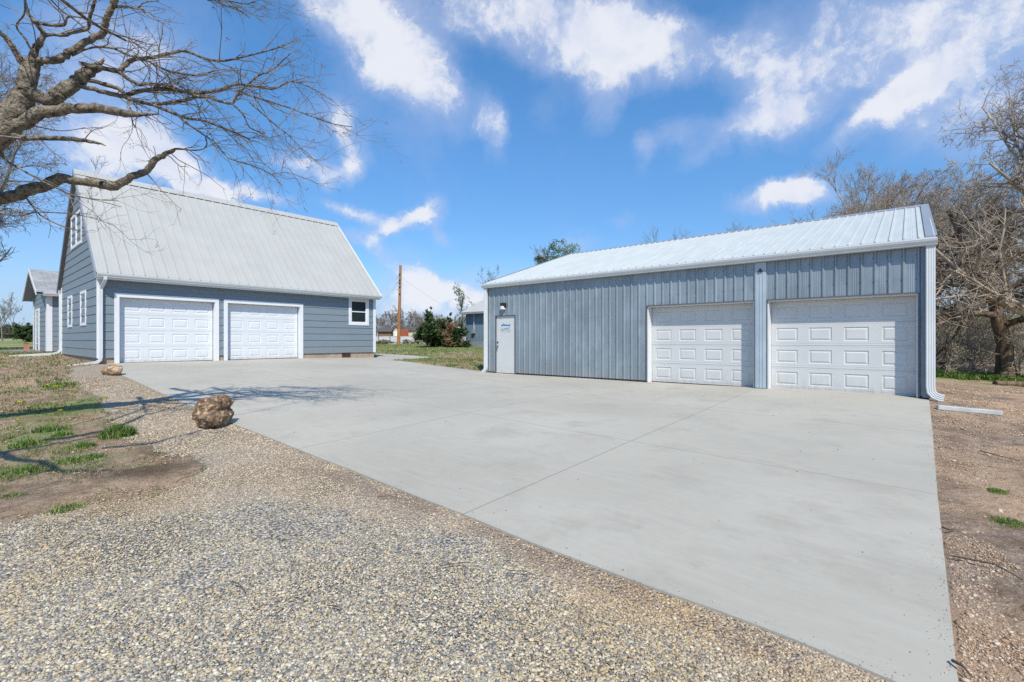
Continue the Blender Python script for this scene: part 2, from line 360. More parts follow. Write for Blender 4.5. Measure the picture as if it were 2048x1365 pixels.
def dist_poly(x, y, P, closed=True):
    best = np.full(x.shape, 1e9); n = len(P)
    for i in range(n if closed else n - 1):
        a = np.array(P[i]); b = np.array(P[(i + 1) % n]); ab = b - a; l2 = (ab ** 2).sum() + 1e-12
        t = np.clip(((x - a[0]) * ab[0] + (y - a[1]) * ab[1]) / l2, 0, 1)
        best = np.minimum(best, np.hypot(x - a[0] - t * ab[0], y - a[1] - t * ab[1]))
    return best
def make_slab():
    b = []
    n = len(POLY)
    for i in range(n):
        a, c = POLY[i], POLY[(i + 1) % n]; k = max(1, int(np.hypot(*(c - a)) / .5))
        for j in range(k): b.append(tuple(a + (c - a) * j / k))
    gx, gy = np.meshgrid(np.arange(2.2, 24, .5), np.arange(-.5, 34, .5)); gx = gx.ravel(); gy = gy.ravel()
    ok = in_poly(gx, gy, POLY) & (dist_poly(gx, gy, POLY) > .2)
    pts = [Vector(p) for p in b] + [Vector((x, y)) for x, y in zip(gx[ok], gy[ok])]
    ne = len(b); edges = [(i, (i + 1) % ne) for i in range(ne)]
    r = delaunay_2d_cdt(pts, edges, [], 1, 1e-5)
    V = np.array([tuple(p) for p in r[0]]); Z = H(V[:, 0], V[:, 1]); F = [tuple(f) for f in r[2]]
    mb = MB(); mb.v = [(x, y, z) for (x, y), z in zip(V, Z)]; mb.f = list(F)
    bz = H(np.array(b)[:, 0], np.array(b)[:, 1])
    for i in range(ne):
        j = (i + 1) % ne; mb.quad((*b[i], bz[i]), (*b[i], bz[i] - .16), (*b[j], bz[j] - .16), (*b[j], bz[j]))
    o = build('driveway', mb, slab_material()); tag(o, 'pale grey concrete driveway slab between the two garages', None, None, 'structure')
    me = o.data; me.polygons.foreach_set('use_smooth', np.array([i < len(F) for i in range(len(me.polygons))]))
def slab_material():
    m = bpy.data.materials.new('pale_concrete'); m.use_nodes = True; nt = m.node_tree; L = nt.links.new
    b = nt.nodes['Principled BSDF']; b.inputs['Roughness'].default_value = .78; b.inputs['Specular IOR Level'].default_value = .3
    g = N(nt, 'ShaderNodeTexCoord').outputs['Object']
    mp = N(nt, 'ShaderNodeMapping'); L(g, mp.inputs[0]); mp.inputs['Rotation'].default_value = (0, 0, R_(4)); mp.inputs['Scale'].default_value = (8, 1, 1)
    br = noise(nt, mp.outputs[0], 2.2, 8, .7)
    big = noise(nt, g, .35, 4, .55); med = noise(nt, g, 1.4, 5, .6)
    c = mixc(nt, sstep(nt, big, .3, .7), (.372, .346, .290), (.442, .413, .350))
    c = mixc(nt, mth(nt, 'MULTIPLY', sstep(nt, med, .46, .74), .60), c, (.305, .280, .235))
    c = mixc(nt, mth(nt, 'MULTIPLY', sstep(nt, br, .42, .78), .38), c, (.475, .455, .405))
    c = mixc(nt, mth(nt, 'MULTIPLY', sstep(nt, noise(nt, mp.outputs[0], 7.5, 6, .7), .52, .80), .35), c, (.285, .268, .235))
    c = mixc(nt, mth(nt, 'MULTIPLY', sstep(nt, noise(nt, g, .8, 6, .62, .8), .54, .70), .5), c, (.355, .345, .30))
    c = mixc(nt, mth(nt, 'MULTIPLY', sstep(nt, noise(nt, g, 5, 6, .7), .58, .74), .35), c, (.27, .255, .22))
    sp = N(nt, 'ShaderNodeSeparateXYZ'); L(g, sp.inputs[0])
    wob = mth(nt, 'MULTIPLY', mth(nt, 'SUBTRACT', noise(nt, g, 3.0, 3), .5), .012)
    ln = None
    for ax, vals in ((0, (5.95, 9.05)), (1, (2.9, 6.02, 9.15, 12.3, 15.6))):
        for v in vals:
            q = mth(nt, 'LESS_THAN', mth(nt, 'ABSOLUTE', mth(nt, 'SUBTRACT', mth(nt, 'ADD', sp.outputs[ax], wob), v)), .0052)
            ln = q if ln is None else mth(nt, 'MAXIMUM', ln, q)
    c = mixc(nt, mth(nt, 'MULTIPLY', ln, .72), c, (.17, .15, .12))
    sp2 = noise(nt, g, 55, 2, .5)
    c = mixc(nt, mth(nt, 'MULTIPLY', sstep(nt, sp2, .70, .76), .5), c, (.30, .28, .25))
    L(c, b.inputs['Base Color'])
    bp = N(nt, 'ShaderNodeBump'); bp.inputs['Distance'].default_value = .0025; bp.inputs['Strength'].default_value = .6
    h = mth(nt, 'SUBTRACT', mth(nt, 'ADD', br, mth(nt, 'MULTIPLY', noise(nt, g, 90, 3), .4)), mth(nt, 'MULTIPLY', ln, 2.0))
    L(h, bp.inputs['Height']); L(bp.outputs[0], b.inputs['Normal']); return m
make_slab()

# ------------------------------------------------------------------ ground sheet
def vnoise(x, y, s, seed=0):
    """cheap smooth value noise for meshes"""
    x = x * s; y = y * s; xi = np.floor(x).astype(np.int64); yi = np.floor(y).astype(np.int64); fx = x - xi; fy = y - yi
    fx = fx * fx * (3 - 2 * fx); fy = fy * fy * (3 - 2 * fy)
    def h(a, b):
        n = (a * 374761393 + b * 668265263 + seed * 974634777) & 0xFFFFFFFF
        n = ((n ^ (n >> 13)) * 1274126177) & 0xFFFFFFFF
        return ((n ^ (n >> 16)) & 0xFFFF) / 65535.0
    return (h(xi, yi) * (1 - fx) + h(xi + 1, yi) * fx) * (1 - fy) + (h(xi, yi + 1) * (1 - fx) + h(xi + 1, yi + 1) * fx) * fy
def fbm(x, y, s, seed=0, o=4):
    t = 0; a = .5
    for k in range(o): t = t + a * vnoise(x, y, s * 2 ** k, seed + k); a *= .5
    return t
W2 = lambda pts: np.array([gp(*p)[:2] for p in pts])
P_gravel = W2([(-500, 1150), (-60, 1062), (0, 1045), (110, 1022), (220, 1002), (300, 985), (360, 960), (392, 938), (372, 915), (330, 905), (290, 880), (240, 872), (222, 850), (200, 835), (205, 800), (160, 775), (128, 748), (150, 733), (222, 727)])
P_gravel = np.vstack([P_gravel, [[4, 19], [4, .2], [2.62, -.02], [1.9, -.35], [1.0, -3.5], [-6, -3.5], [-7, 1.5]]])
P_coarse = W2([(-500, 1170), (-60, 1080), (0, 1062), (130, 1040), (300, 1030), (420, 1005), (520, 985), (640, 985), (760, 1012), (880, 1045), (980, 1085), (1100, 1150), (1230, 1215), (1340, 1275), (1500, 1345), (1640, 1420)])
P_coarse = np.vstack([P_coarse, [[1.6, -3.5], [-6, -3.5], [-7, 1.5]]])
P_dirtedge = W2([(620, 935), (700, 960), (860, 1020), (1000, 1075), (1130, 1125), (1290, 1190), (1400, 1240), (1560, 1300)])
P_wet = W2([(300, 935), (330, 915), (375, 930), (365, 945), (310, 955), (200, 960), (240, 935)])
lawn_px = [((120, 820), 1.3, .6), ((60, 860), 1.2, .5), ((200, 800), .8, .6), ((90, 900), .6, .5), ((160, 925), .5, .7), ((60, 830), 1.6, .4), ((35, 940), .5, .6), ((235, 860), .4, .5), ((110, 775), 1.4, .4), ((330, 935), .3, .25), ((200, 835), .9, .5), ((20, 890), .7, .5), ((100, 845), 1.0, .5)]
LAWN = [(gp(*p)[:2], r * 1.15, min(s * 1.25, .85)) for p, r, s in lawn_px]
def masks(x, y):
    n1 = fbm(x, y, 1.3, 3) - .47; n2 = fbm(x, y, .35, 9) - .47
    def soft(P, w, amp): 
        d = dist_poly(x, y, P); s = np.where(in_poly(x, y, P), d, -d) + n1 * amp
        return np.clip(s / w + .5, 0, 1)
    grav = soft(P_gravel, .25, .7); coarse = soft(P_coarse, .5, .8)
    dirt_e = np.clip(1 - dist_poly(x, y, P_dirtedge, False) / .22 + (fbm(x, y, 2.0, 5) - .5) * 2.4, 0, 1) * np.clip(grav, 0, 1)
    wet = soft(P_wet, .3, .4)
    g = np.zeros_like(x)
    for (c, r, s) in LAWN: g = np.maximum(g, s * np.clip(1.3 - np.hypot(x - c[0], y - c[1]) / r, 0, 1))
    g = g + (g > 0) * n1 * 1.2
    rr = np.hypot(x, y)
    # general lawn, growing stronger away from the buildings
    far = np.clip((y - 24) / 10, 0, 1) * (x < 2.6) + np.clip((x + y - 36) / 9, 0, 1) * (x > 13) * (y > 5)
    mid = .55 * ((x > 12.2) & (y > 12)) + .22 * ((x < 2.6) & (y > 11) & (y < 25))
    g = np.maximum(g, np.clip(far, 0, 1) * (.75 + n2) + (far <= 0) * 0)
    g = np.maximum(g, mid * (1 + 2.2 * n1 + 1.6 * n2))
    g = np.maximum(g, .9 * np.clip((rr - 55) / 15, 0, 1))
    # bare soil around the far left house and the mound by the gable
    soil = np.clip(1.4 - np.hypot((x - .5) / 3.5, (y - 28) / 8), 0, 1); g = g * (1 - np.clip(soil * 1.6, 0, 1))
    # under the right hand wood
    wood = np.clip((x - 17) / 4, 0, 1) * (y < 2); g = np.maximum(g, wood * (.45 + n1 * 2) * (rr > 19))
    g = np.where(grav > .6, g * .25, g)
    return np.clip(g, 0, 1), grav, coarse, dirt_e, wet
def make_ground():
    def ax(lo, hi, step, far):
        a = list(np.arange(lo, hi + 1e-6, step)); s = step; v = hi
        while v < far: s *= 1.13; v += s; a.append(v)
        s = step; v = lo; b = []
        while v > -far: s *= 1.13; v -= s; b.append(v)
        return np.array(b[::-1] + a)
    X = ax(-5, 16, .12, 3000); Y = ax(-2.5, 26, .12, 3000)
    gx, gy = np.meshgrid(X, Y); x = gx.ravel(); y = gy.ravel()
    g, grav, coarse, de, wet = masks(x, y)
    z = H(x, y); ins = in_poly(x, y, POLY); dp = dist_poly(x, y, POLY)
    rough = (fbm(x, y, 1.1, 21, 5) - .48) * .09 + (fbm(x, y, 5, 31, 3) - .45) * .035
    rough = rough * np.where(grav > .5, .35, 1) * np.clip(dp / .5, .2, 1)
    z = z + np.where(ins & (dp > .17), -.11, np.where(ins, -.018, -.012 + rough))
    # dirt heaped against the left gable
    z += .0
    nx, ny = len(X), len(Y); i = np.arange(nx * ny).reshape(ny, nx)
    F = np.stack([i[:-1, :-1], i[:-1, 1:], i[1:, 1:], i[1:, :-1]], -1).reshape(-1, 4)
    o = arrays('ground', np.stack([x, y, z], 1), F, ground_material(), smooth=True)
    me = o.data
    for nm, a in (('grass', g), ('gravel', grav), ('coarse', coarse), ('dirt', de), ('wet', wet)):
        at_ = me.attributes.new(nm, 'FLOAT', 'POINT'); at_.data.foreach_set('value', a.astype(np.float32))
    tag(o, 'bare soil and patchy lawn around the driveway', None, None, 'structure')
def ground_material():
    m = bpy.data.materials.new('soil_gravel_lawn'); m.use_nodes = True; nt = m.node_tree; L = nt.links.new
    b = nt.nodes['Principled BSDF']; b.inputs['Roughness'].default_value = .95; b.inputs['Specular IOR Level'].default_value = .15
    g = N(nt, 'ShaderNodeTexCoord').outputs['Object']
    A = lambda n: N(nt, 'ShaderNodeAttribute', attribute_name=n).outputs['Fac']
    big = noise(nt, g, .5, 5, .6); med = noise(nt, g, 2.6, 7, .68); fine = noise(nt, g, 16, 6, .7); vf = noise(nt, g, 60, 4, .7)
    soil = mixc(nt, sstep(nt, med, .32, .68), (.20, .135, .09), (.45, .32, .22))
    soil = mixc(nt, mth(nt, 'MULTIPLY', sstep(nt, big, .48, .68), .65), soil, (.60, .40, .25))
    soil = mixc(nt, mth(nt, 'MULTIPLY', sstep(nt, noise(nt, g, 1.3, 5, .6, 1.0), .52, .72), .6), soil, (.30, .255, .22))
    soil = mixc(nt, mth(nt, 'MULTIPLY', sstep(nt, fine, .52, .72), .65), soil, (.56, .47, .37))
    soil = mixc(nt, mth(nt, 'MULTIPLY', sstep(nt, fine, .46, .30), .75), soil, (.10, .065, .048))
    def stones(scale, c):
        v = N(nt, 'ShaderNodeTexVoronoi'); v.inputs['Scale'].default_value = scale; L(g, v.inputs['Vector'])
        s = N(nt, 'ShaderNodeSeparateColor'); L(v.outputs['Color'], s.inputs[0])
        r = N(nt, 'ShaderNodeValToRGB'); r.color_ramp.interpolation = 'CONSTANT'; L(s.outputs[0], r.inputs[0])
        e = r.color_ramp.elements; e[0].position = 0; e[0].color = (*c[0], 1); e[1].position = 1 / len(c); e[1].color = (*c[1], 1)
        for k in range(2, len(c)):
            q = e.new(k / len(c)); q.color = (*c[k], 1)
        return r.outputs[0], v.outputs['Distance']
    cc, cd = stones(48, [(.50, .44, .33), (.30, .29, .275), (.58, .53, .44), (.22, .215, .21), (.46, .38, .26), (.38, .36, .33), (.54, .46, .34), (.27, .26, .25)])
    fc, fd = stones(85, [(.46, .37, .27), (.54, .46, .35), (.30, .24, .18), (.60, .53, .42), (.42, .32, .22), (.34, .31, .28)])
    cc = mixc(nt, sstep(nt, cd, .42, .75), cc, (.12, .10, .08)); fc = mixc(nt, sstep(nt, fd, .45, .8), fc, (.20, .15, .11))
    fc = mixc(nt, mth(nt, 'MULTIPLY', sstep(nt, med, .45, .75), .5), fc, (.30, .22, .16))
    cc = mixc(nt, mth(nt, 'MULTIPLY', sstep(nt, big, .5, .7), .35), cc, (.40, .32, .20))
    gr = mixc(nt, sstep(nt, mth(nt, 'ADD', A('coarse'), mth(nt, 'MULTIPLY', mth(nt, 'SUBTRACT', fine, .5), .8)), .4, .6), fc, cc)
    gr = mixc(nt, mth(nt, 'MULTIPLY', A('dirt'), .85), gr, mixc(nt, sstep(nt, fine, .35, .65), (.20, .145, .105), (.30, .225, .165)))
    gm = sstep(nt, mth(nt, 'ADD', A('gravel'), mth(nt, 'MULTIPLY', mth(nt, 'SUBTRACT', fine, .5), 1.2)), .35, .65)
    c = mixc(nt, gm, soil, gr)
    grass = mixc(nt, sstep(nt, fine, .3, .7), (.10, .14, .04), (.25, .29, .09))
    grass = mixc(nt, mth(nt, 'MULTIPLY', sstep(nt, med, .45, .7), .6), grass, (.33, .30, .15))
    grass = mixc(nt, mth(nt, 'MULTIPLY', sstep(nt, noise(nt, g, .09, 4, .6), .47, .62), .75), grass, (.40, .36, .24))
    gf = sstep(nt, mth(nt, 'ADD', A('grass'), mth(nt, 'ADD', mth(nt, 'MULTIPLY', mth(nt, 'SUBTRACT', fine, .5), .9), mth(nt, 'MULTIPLY', mth(nt, 'SUBTRACT', med, .5), .6))), .38, .78)
    c = mixc(nt, gf, c, grass)
    c = mixc(nt, mth(nt, 'MULTIPLY', A('wet'), .75), c, (.07, .045, .03))
    L(c, b.inputs['Base Color'])
    bp = N(nt, 'ShaderNodeBump'); bp.inputs['Distance'].default_value = .045; bp.inputs['Strength'].default_value = 1.0
    hs = mth(nt, 'ADD', mth(nt, 'MULTIPLY', fine, 1.0), mth(nt, 'MULTIPLY', vf, .45))
    hg = mth(nt, 'MULTIPLY', mth(nt, 'SUBTRACT', 1.0, cd), .45)
    mx = N(nt, 'ShaderNodeMix'); L(gm, mx.inputs[0]); L(hs, mx.inputs[2]); L(hg, mx.inputs[3])
    L(mx.outputs[0], bp.inputs['Height']); L(bp.outputs[0], b.inputs['Normal']); return m
make_ground()
def gz(x, y): return H(x, y) - .013

# ------------------------------------------------------------------ gravel, clods, grass (uncountable)
rg = np.random.default_rng(7)
ICO_V = []
def _ico():
    t = (1 + 5 ** .5) / 2
    v = np.array([(-1,t,0),(1,t,0),(-1,-t,0),(1,-t,0),(0,-1,t),(0,1,t),(0,-1,-t),(0,1,-t),(t,0,-1),(t,0,1),(-t,0,-1),(-t,0,1)], float)
    f = np.array([(0,11,5),(0,5,1),(0,1,7),(0,7,10),(0,10,11),(1,5,9),(5,11,4),(11,10,2),(10,7,6),(7,1,8),(3,9,4),(3,4,2),(3,2,6),(3,6,8),(3,8,9),(4,9,5),(2,4,11),(6,2,10),(8,6,7),(9,8,1)])
    return v / np.linalg.norm(v[0]), f
IV, IF = _ico()
def pebbles(name, xy, size, colors, flat=.55, lift=.3, z=None, **kw):
    n = len(xy); s = size[:, None] * rg.uniform(.6, 1.25, (n, 3)); s[:, 2] = size * rg.uniform(flat * .6, flat * 1.2, n)
    v = IV[None] * (1 + rg.uniform(-.22, .22, (n, 12, 1))); v = v * s[:, None]
    a = rg.uniform(0, 2 * np.pi, n); t = rg.normal(0, .3, n); ca, sa, ct, st = np.cos(a), np.sin(a), np.cos(t), np.sin(t)
    x = v[..., 0]; zz = v[..., 2] * ct[:, None] + x * st[:, None]; x = x * ct[:, None] - v[..., 2] * st[:, None]; y = v[..., 1]
    X = x * ca[:, None] - y * sa[:, None]; Y = x * sa[:, None] + y * ca[:, None]
    if z is None: z = gz(xy[:, 0], xy[:, 1])
    V = np.stack([X + xy[:, :1], Y + xy[:, 1:2], zz + (z + size * lift)[:, None]], -1).reshape(-1, 3)
    F = (IF[None] + (np.arange(n) * 12)[:, None, None]).reshape(-1, 3)
    return arrays(name, V, F, M['pebble'], colors=np.repeat(colors, 12, 0), **kw)
def sample_cam(n, d0, d1, u0, u1):
    """points on the ground thinning out with distance"""
    d = np.exp(rg.uniform(math.log(d0), math.log(d1), n)); u = rg.uniform(u0, u1, n)
    return d[:, None] * Fv[None, :2] + (d * u)[:, None] * Rv[None, :2]
def make_gravel():
    xy = sample_cam(380000, 1.75, 12, -1.15, .95)
    g, grav, coarse, de, wet = masks(xy[:, 0], xy[:, 1])
    ok = (grav > .45) & ~(in_poly(xy[:, 0], xy[:, 1], POLY)) & (dist_poly(xy[:, 0], xy[:, 1], POLY) > .015)
    ok &= rg.uniform(0, 1, len(xy)) < np.where(de > .5, .30, np.where(coarse > .5, 1, .8))
    xy = xy[ok]; coarse = coarse[ok] + rg.normal(0, .28, ok.sum()); de = de[ok]
    d = xy @ Fv[:2]
    pc = np.array([(.52, .45, .32), (.24, .245, .255), (.56, .52, .43), (.16, .165, .18), (.48, .36, .20), (.36, .345, .32), (.54, .45, .29), (.28, .275, .28), (.62, .57, .47)]) * .92
    pf = np.array([(.44, .35, .25), (.50, .41, .30), (.30, .235, .175), (.56, .48, .36), (.40, .30, .205), (.34, .30, .26)])
    c = np.where((coarse > .5)[:, None], pc[rg.integers(0, len(pc), len(xy))], pf[rg.integers(0, len(pf), len(xy))]) * rg.uniform(.75, 1.1, (len(xy), 1))
    oz = fbm(xy[:, 0], xy[:, 1], .9, 44)[:, None]
    c = c * .8 + c.mean(1, keepdims=True) * .2 * np.array([[1.04, 1.0, .93]]); c = c * np.array([[1.09, 1.04, .95]])
    c = c * (1 + (np.clip((oz - .5) * 4, 0, 1)) * (np.array([[1.0, .90, .74]]) - 1))
    s = np.where(coarse > .5, np.clip(.0032 + rg.gamma(2.0, .0016, len(xy)), .0035, .0135), rg.uniform(.004, .0095, len(xy))) * np.clip(d / 4, 1, 1.9)
    tag(pebbles('gravel', xy, s, c), 'cream and grey crushed gravel beside the driveway', 'gravel', None, 'stuff')
make_gravel()
def make_clods():
    xy = np.vstack([sample_cam(42000, 2.0, 15, .80, 1.15), sample_cam(60000, 3.2, 20, -1.15, -.55), sample_cam(5000, 16, 28, -.35, -.02)])
    g, grav, coarse, de, wet = masks(xy[:, 0], xy[:, 1])
    ok = (grav < .6) & ~in_poly(xy[:, 0], xy[:, 1], POLY) & (dist_poly(xy[:, 0], xy[:, 1], POLY) > .02) & (fbm(xy[:, 0], xy[:, 1], 1.6, 77) > .40)
    ok &= ~((xy[:, 0] > 2.85) & (xy[:, 0] < 13.2) & (xy[:, 1] > 19.4)) & ~((xy[:, 0] > 12.6) & (xy[:, 1] > -.4) & (xy[:, 1] < 12.1))
    xy = xy[ok]; p = np.array([(.40, .28, .19), (.48, .35, .24), (.27, .18, .12), (.54, .43, .32), (.52, .35, .22), (.56, .49, .41)])
    c = p[rg.choice(6, len(xy), p=[.25, .25, .22, .12, .12, .04])] * rg.uniform(.8, 1.15, (len(xy), 1))
    d = xy @ Fv[:2]
    s = np.minimum(rg.gamma(1.5, .0017, len(xy)) * np.clip(d / 5, 1, 2.4) + .0022, .022)
    tag(pebbles('soil_clods', xy, s, c, flat=.6), 'loose clods and chips of dry brown soil', 'soil', None, 'stuff')
make_clods()
def blades(xy, h, w, c, z=None, lean=.45, seg=2):
    n = len(xy)
    if z is None: z = gz(xy[:, 0], xy[:, 1]) - .005
    a = rg.uniform(0, 2 * np.pi, n); la = rg.uniform(0, 2 * np.pi, n); ln = np.abs(rg.normal(0, lean, n)) * h
    wx, wy = np.cos(a) * w / 2, np.sin(a) * w / 2; lx, ly = np.cos(la) * ln, np.sin(la) * ln
    P = np.stack([np.stack([xy[:, 0] - wx, xy[:, 1] - wy, z], 1), np.stack([xy[:, 0] + wx, xy[:, 1] + wy, z], 1),
                  np.stack([xy[:, 0] + wx * .8 + lx * .35, xy[:, 1] + wy * .8 + ly * .35, z + h * .6], 1),
                  np.stack([xy[:, 0] - wx * .8 + lx * .35, xy[:, 1] - wy * .8 + ly * .35, z + h * .6], 1),
                  np.stack([xy[:, 0] + lx, xy[:, 1] + ly, z + h * rg.uniform(.75, 1.05, n)], 1)], 1)
    F = np.array([(0, 1, 2), (0, 2, 3), (3, 2, 4)])[None] + (np.arange(n) * 5)[:, None, None]
    return P.reshape(-1, 3), F.reshape(-1, 3), np.repeat(c, 5, 0)
def green(n, dry=.15, lush=0.0):
    b = np.array([(.085, .16, .028), (.12, .20, .04), (.17, .24, .06), (.06, .12, .025), (.20, .30, .06)])
    c = b[rg.integers(0, 5, n)] * rg.uniform(.8, 1.2, (n, 1)); dr = rg.uniform(0, 1, n) < dry
    c[dr] = np.array([.38, .33, .17]) * rg.uniform(.7, 1.1, (dr.sum(), 1)); return c * (1 + lush)
def clip_build(xy):
    x, y = xy[:, 0], xy[:, 1]
    return ~in_poly(x, y, POLY) & (dist_poly(x, y, POLY) > .03) & ~((x > 2.9) & (x < 13.2) & (y > 19.4) & (y < 27.1)) & ~((x > 12.6) & (x < 24.5) & (y > -.4) & (y < 12.1)) & ~((x > 3.3) & (x < 14) & (y > 36) & (y < 44))
def make_grass():
    xy = np.vstack([sample_cam(150000, 3.2, 24, -1.18, -.55), sample_cam(60000, 15, 48, -.36, -.02), sample_cam(22000, 22, 60, -1.12, -.93)])
    g, grav, coarse, de, wet = masks(xy[:, 0], xy[:, 1])
    cl = fbm(xy[:, 0], xy[:, 1], 6.0, 91)
    ok = ((g + (cl - .48) * 4.2 + rg.normal(0, .25, len(xy)) > .78) | ((rg.uniform(0, 1, len(xy)) < .05 + .10 * (cl > .5)) & (g < .5))) & clip_build(xy) & (grav < .75)
    xy = xy[ok]; n = len(xy); d = xy @ Fv[:2]
    h = rg.uniform(.02, .07, n) * np.clip(d / 8, .8, 1.6); w = .004 * np.clip(d / 4, 1, 6)
    V, F, C = blades(xy, h, w, green(n, .42), lean=.8)
    tag(arrays('lawn_grass', V, F, M['blade'], colors=C), 'thin patchy green lawn grass on bare soil', 'grass', None, 'stuff')
make_grass()
def tuft(px, py, r, n, hmax, label, spread=1.0, dry=.1, wide=1.0):
    c = gp(px, py); a = rg.uniform(0, 2 * np.pi, n); q = r * np.sqrt(rg.uniform(0, 1, n))
    xy = np.stack([c[0] + q * np.cos(a) * 1.2, c[1] + q * np.sin(a) * .8], 1); xy = xy[~in_poly(xy[:, 0], xy[:, 1], POLY)]; n = len(xy)
    qq = np.hypot(xy[:, 0] - c[0], xy[:, 1] - c[1]) / r
    h = hmax * rg.uniform(.4, 1, n) * np.clip(1.15 - .6 * qq, .3, 1)
    V, F, C = blades(xy, h, .0055 * wide * np.clip(np.hypot(c[0], c[1]) / 4, 1, 3), green(n, dry, .15), lean=.55 * spread)
    o = arrays('grass_tuft', V, F, M['blade'], colors=C, loc=tuple(c)); tag(o, label, 'grass tuft', 'grass tufts in the soil'); return o
for a in [(237, 872, .17, 700, .27, 'tall bright grass tuft at the edge of the gravel, largest of the tufts'),
          (125, 873, .12, 150, .15, 'low grass tuft in soil left of the tallest tuft'),
          (55, 890, .16, 190, .15, 'wide grass tuft near the left edge crossed by branch shadow'),
          (160, 917, .20, 420, .08, 'flat bright green grass patch above the bare brown soil'),
          (45, 942, .14, 220, .10, 'small green grass patch at the left edge over bare soil'),
          (130, 1018, .12, 260, .07, 'little grass tuft where brown soil meets gravel'),
          (25, 992, .10, 200, .06, 'little leafy weed at far left in brown soil'),
          (120, 772, .24, 260, .15, 'round green grass clump below the left downspout outlet'),
          (165, 893, .12, 160, .13, 'dark grass patch between the flat bright patch and the tallest tuft'),
          (100, 862, .18, 220, .16, 'long grass patch in front of the branch shadows'),
          (1997, 983, .10, 500, .05, 'small round grass tuft in the right hand dirt, farther one'),
          (2015, 1044, .13, 900, .05, 'larger grass tuft in the right hand dirt near the frame edge'),
          (933, 721, .35, 500, .16, 'leafy green weed clump on soil near the shop corner'),
          (905, 732, .28, 400, .12, 'small leafy weed clump at the back edge of the driveway')]:
    tuft(*a)
def make_grit():
    # stones and crumbs strayed onto the slab along its edges
    xy = sample_cam(60000, 2.0, 13, -.9, .95); x, y = xy[:, 0], xy[:, 1]; dp = dist_poly(x, y, POLY); k = in_poly(x, y, POLY) & (rg.uniform(0, 1, len(xy)) < .55 * np.exp(-dp / .045) + .0035) & ((x < 3.6) | (y < .4))
    xy = xy[k]; n = len(xy); c = np.array([(.45, .38, .28), (.30, .27, .23), (.20, .14, .10), (.52, .47, .38)])[rg.integers(0, 4, n)]; d = xy @ Fv[:2]
    tag(pebbles('grit', xy, rg.uniform(.0018, .0048, n) * np.clip(d / 4, 1, 2), c, z=H(xy[:, 0], xy[:, 1])), 'stray grit and small stones on the driveway edge', 'grit', None, 'stuff')
    m = 60; xy = sample_cam(400, 3, 14, -.5, .85); xy = xy[in_poly(xy[:, 0], xy[:, 1], POLY)][:m]
    tag(pebbles('leaf_litter', xy, rg.uniform(.0035, .008, len(xy)) * np.clip(xy @ Fv[:2] / 5, 1, 2), np.tile([[.10, .07, .045]], (len(xy), 1)), flat=.2, z=H(xy[:, 0], xy[:, 1])), 'dark dry leaf crumbs scattered on the driveway', 'leaf litter', None, 'stuff')
make_grit()
def make_dandelions():
    k = 0
    spots = [(95, 775, 'highest up'), (112, 778, 'right of the highest'), (145, 795, 'beside dark grass'), (40, 810, 'leftmost'), (60, 822, 'by the shadow line'), (255, 825, 'by the gravel edge'),
             (212, 805, 'upper right'), (120, 828, 'middle of the patch'), (36, 848, 'lower left'), (200, 812, 'just left of the gravel'), (240, 828, 'right end of the patch')]
    for px, py, w in spots:
        c = gp(px, py); mb = MB(); mb.cyl(c - (0, 0, .02), c + (0, 0, .06), .004, .003, 5)
        t = empty('dandelion', tuple(c), 'yellow dandelion in the left lawn, ' + w, 'flower', 'yellow dandelions in the lawn')
        build('stem', mb, M['leafgreen'], t)
        n = 40; a = rg.uniform(0, 6.28, n); r = .028 * np.sqrt(rg.uniform(0, 1, n)); xy = np.stack([c[0] + r * np.cos(a), c[1] + r * np.sin(a)], 1)
        V, F, C = blades(xy, np.full(n, .02), .012, np.tile([[.72, .52, .02]], (n, 1)), z=np.full(n, c[2] + .055), lean=.8)
        arrays('flower_head', V, F, M['leaf'], t, colors=C)
M['leafgreen'] = mat('leaf_green', (.09, .16, .03), .7)
make_dandelions()

# ------------------------------------------------------------------ building helpers
def lap_siding(mb, axis, plane, sign, a0, a1, z0, z1, opens, e=.281, lip=.016, lim=None):
    """horizontal lap boards; axis 'x': wall in plane y=plane running along x; axis 'y': wall in plane x=plane"""
    def P(a, z, off): return (a, plane + sign * off, z) if axis == 'x' else (plane + sign * off, a, z)
    k = 0
    while z0 + k * e < z1 - 1e-4:
        zb = z0 + k * e; zt = min(zb + e, z1); k += 1
        cuts = sorted({zb, zt} | {z for o in opens for z in (o[2], o[3]) if zb < z < zt})
        for c0, c1 in zip(cuts[:-1], cuts[1:]):
            zm = (c0 + c1) / 2; segs = [(None, None)]; ops = sorted(o for o in opens if o[2] < zm < o[3])
            xs = [a0] + [v for o in ops for v in (o[0], o[1])] + [a1]
            for i in range(0, len(xs), 2):
                s0, s1 = xs[i], xs[i + 1]
                if s1 - s0 < 1e-3: continue
                def cl(z):
                    if lim is None: return s0, s1
                    l, h = lim(z); return min(max(s0, l), h), max(min(s1, h), l)
                b0, b1 = cl(c0); t0, t1 = cl(c1)
                if b1 - b0 < 1e-3: continue
                of = lambda z: lip * (1 - (z - zb) / e) + .002
                q = [P(b0, c0, of(c0)), P(b1, c0, of(c0)), P(t1, c1, of(c1)), P(t0, c1, of(c1))]
                mb.quad(*q)
                if c0 == zb: mb.quad(P(b0, zb, 0), P(b1, zb, 0), P(b1, zb, of(zb)), P(b0, zb, of(zb)))
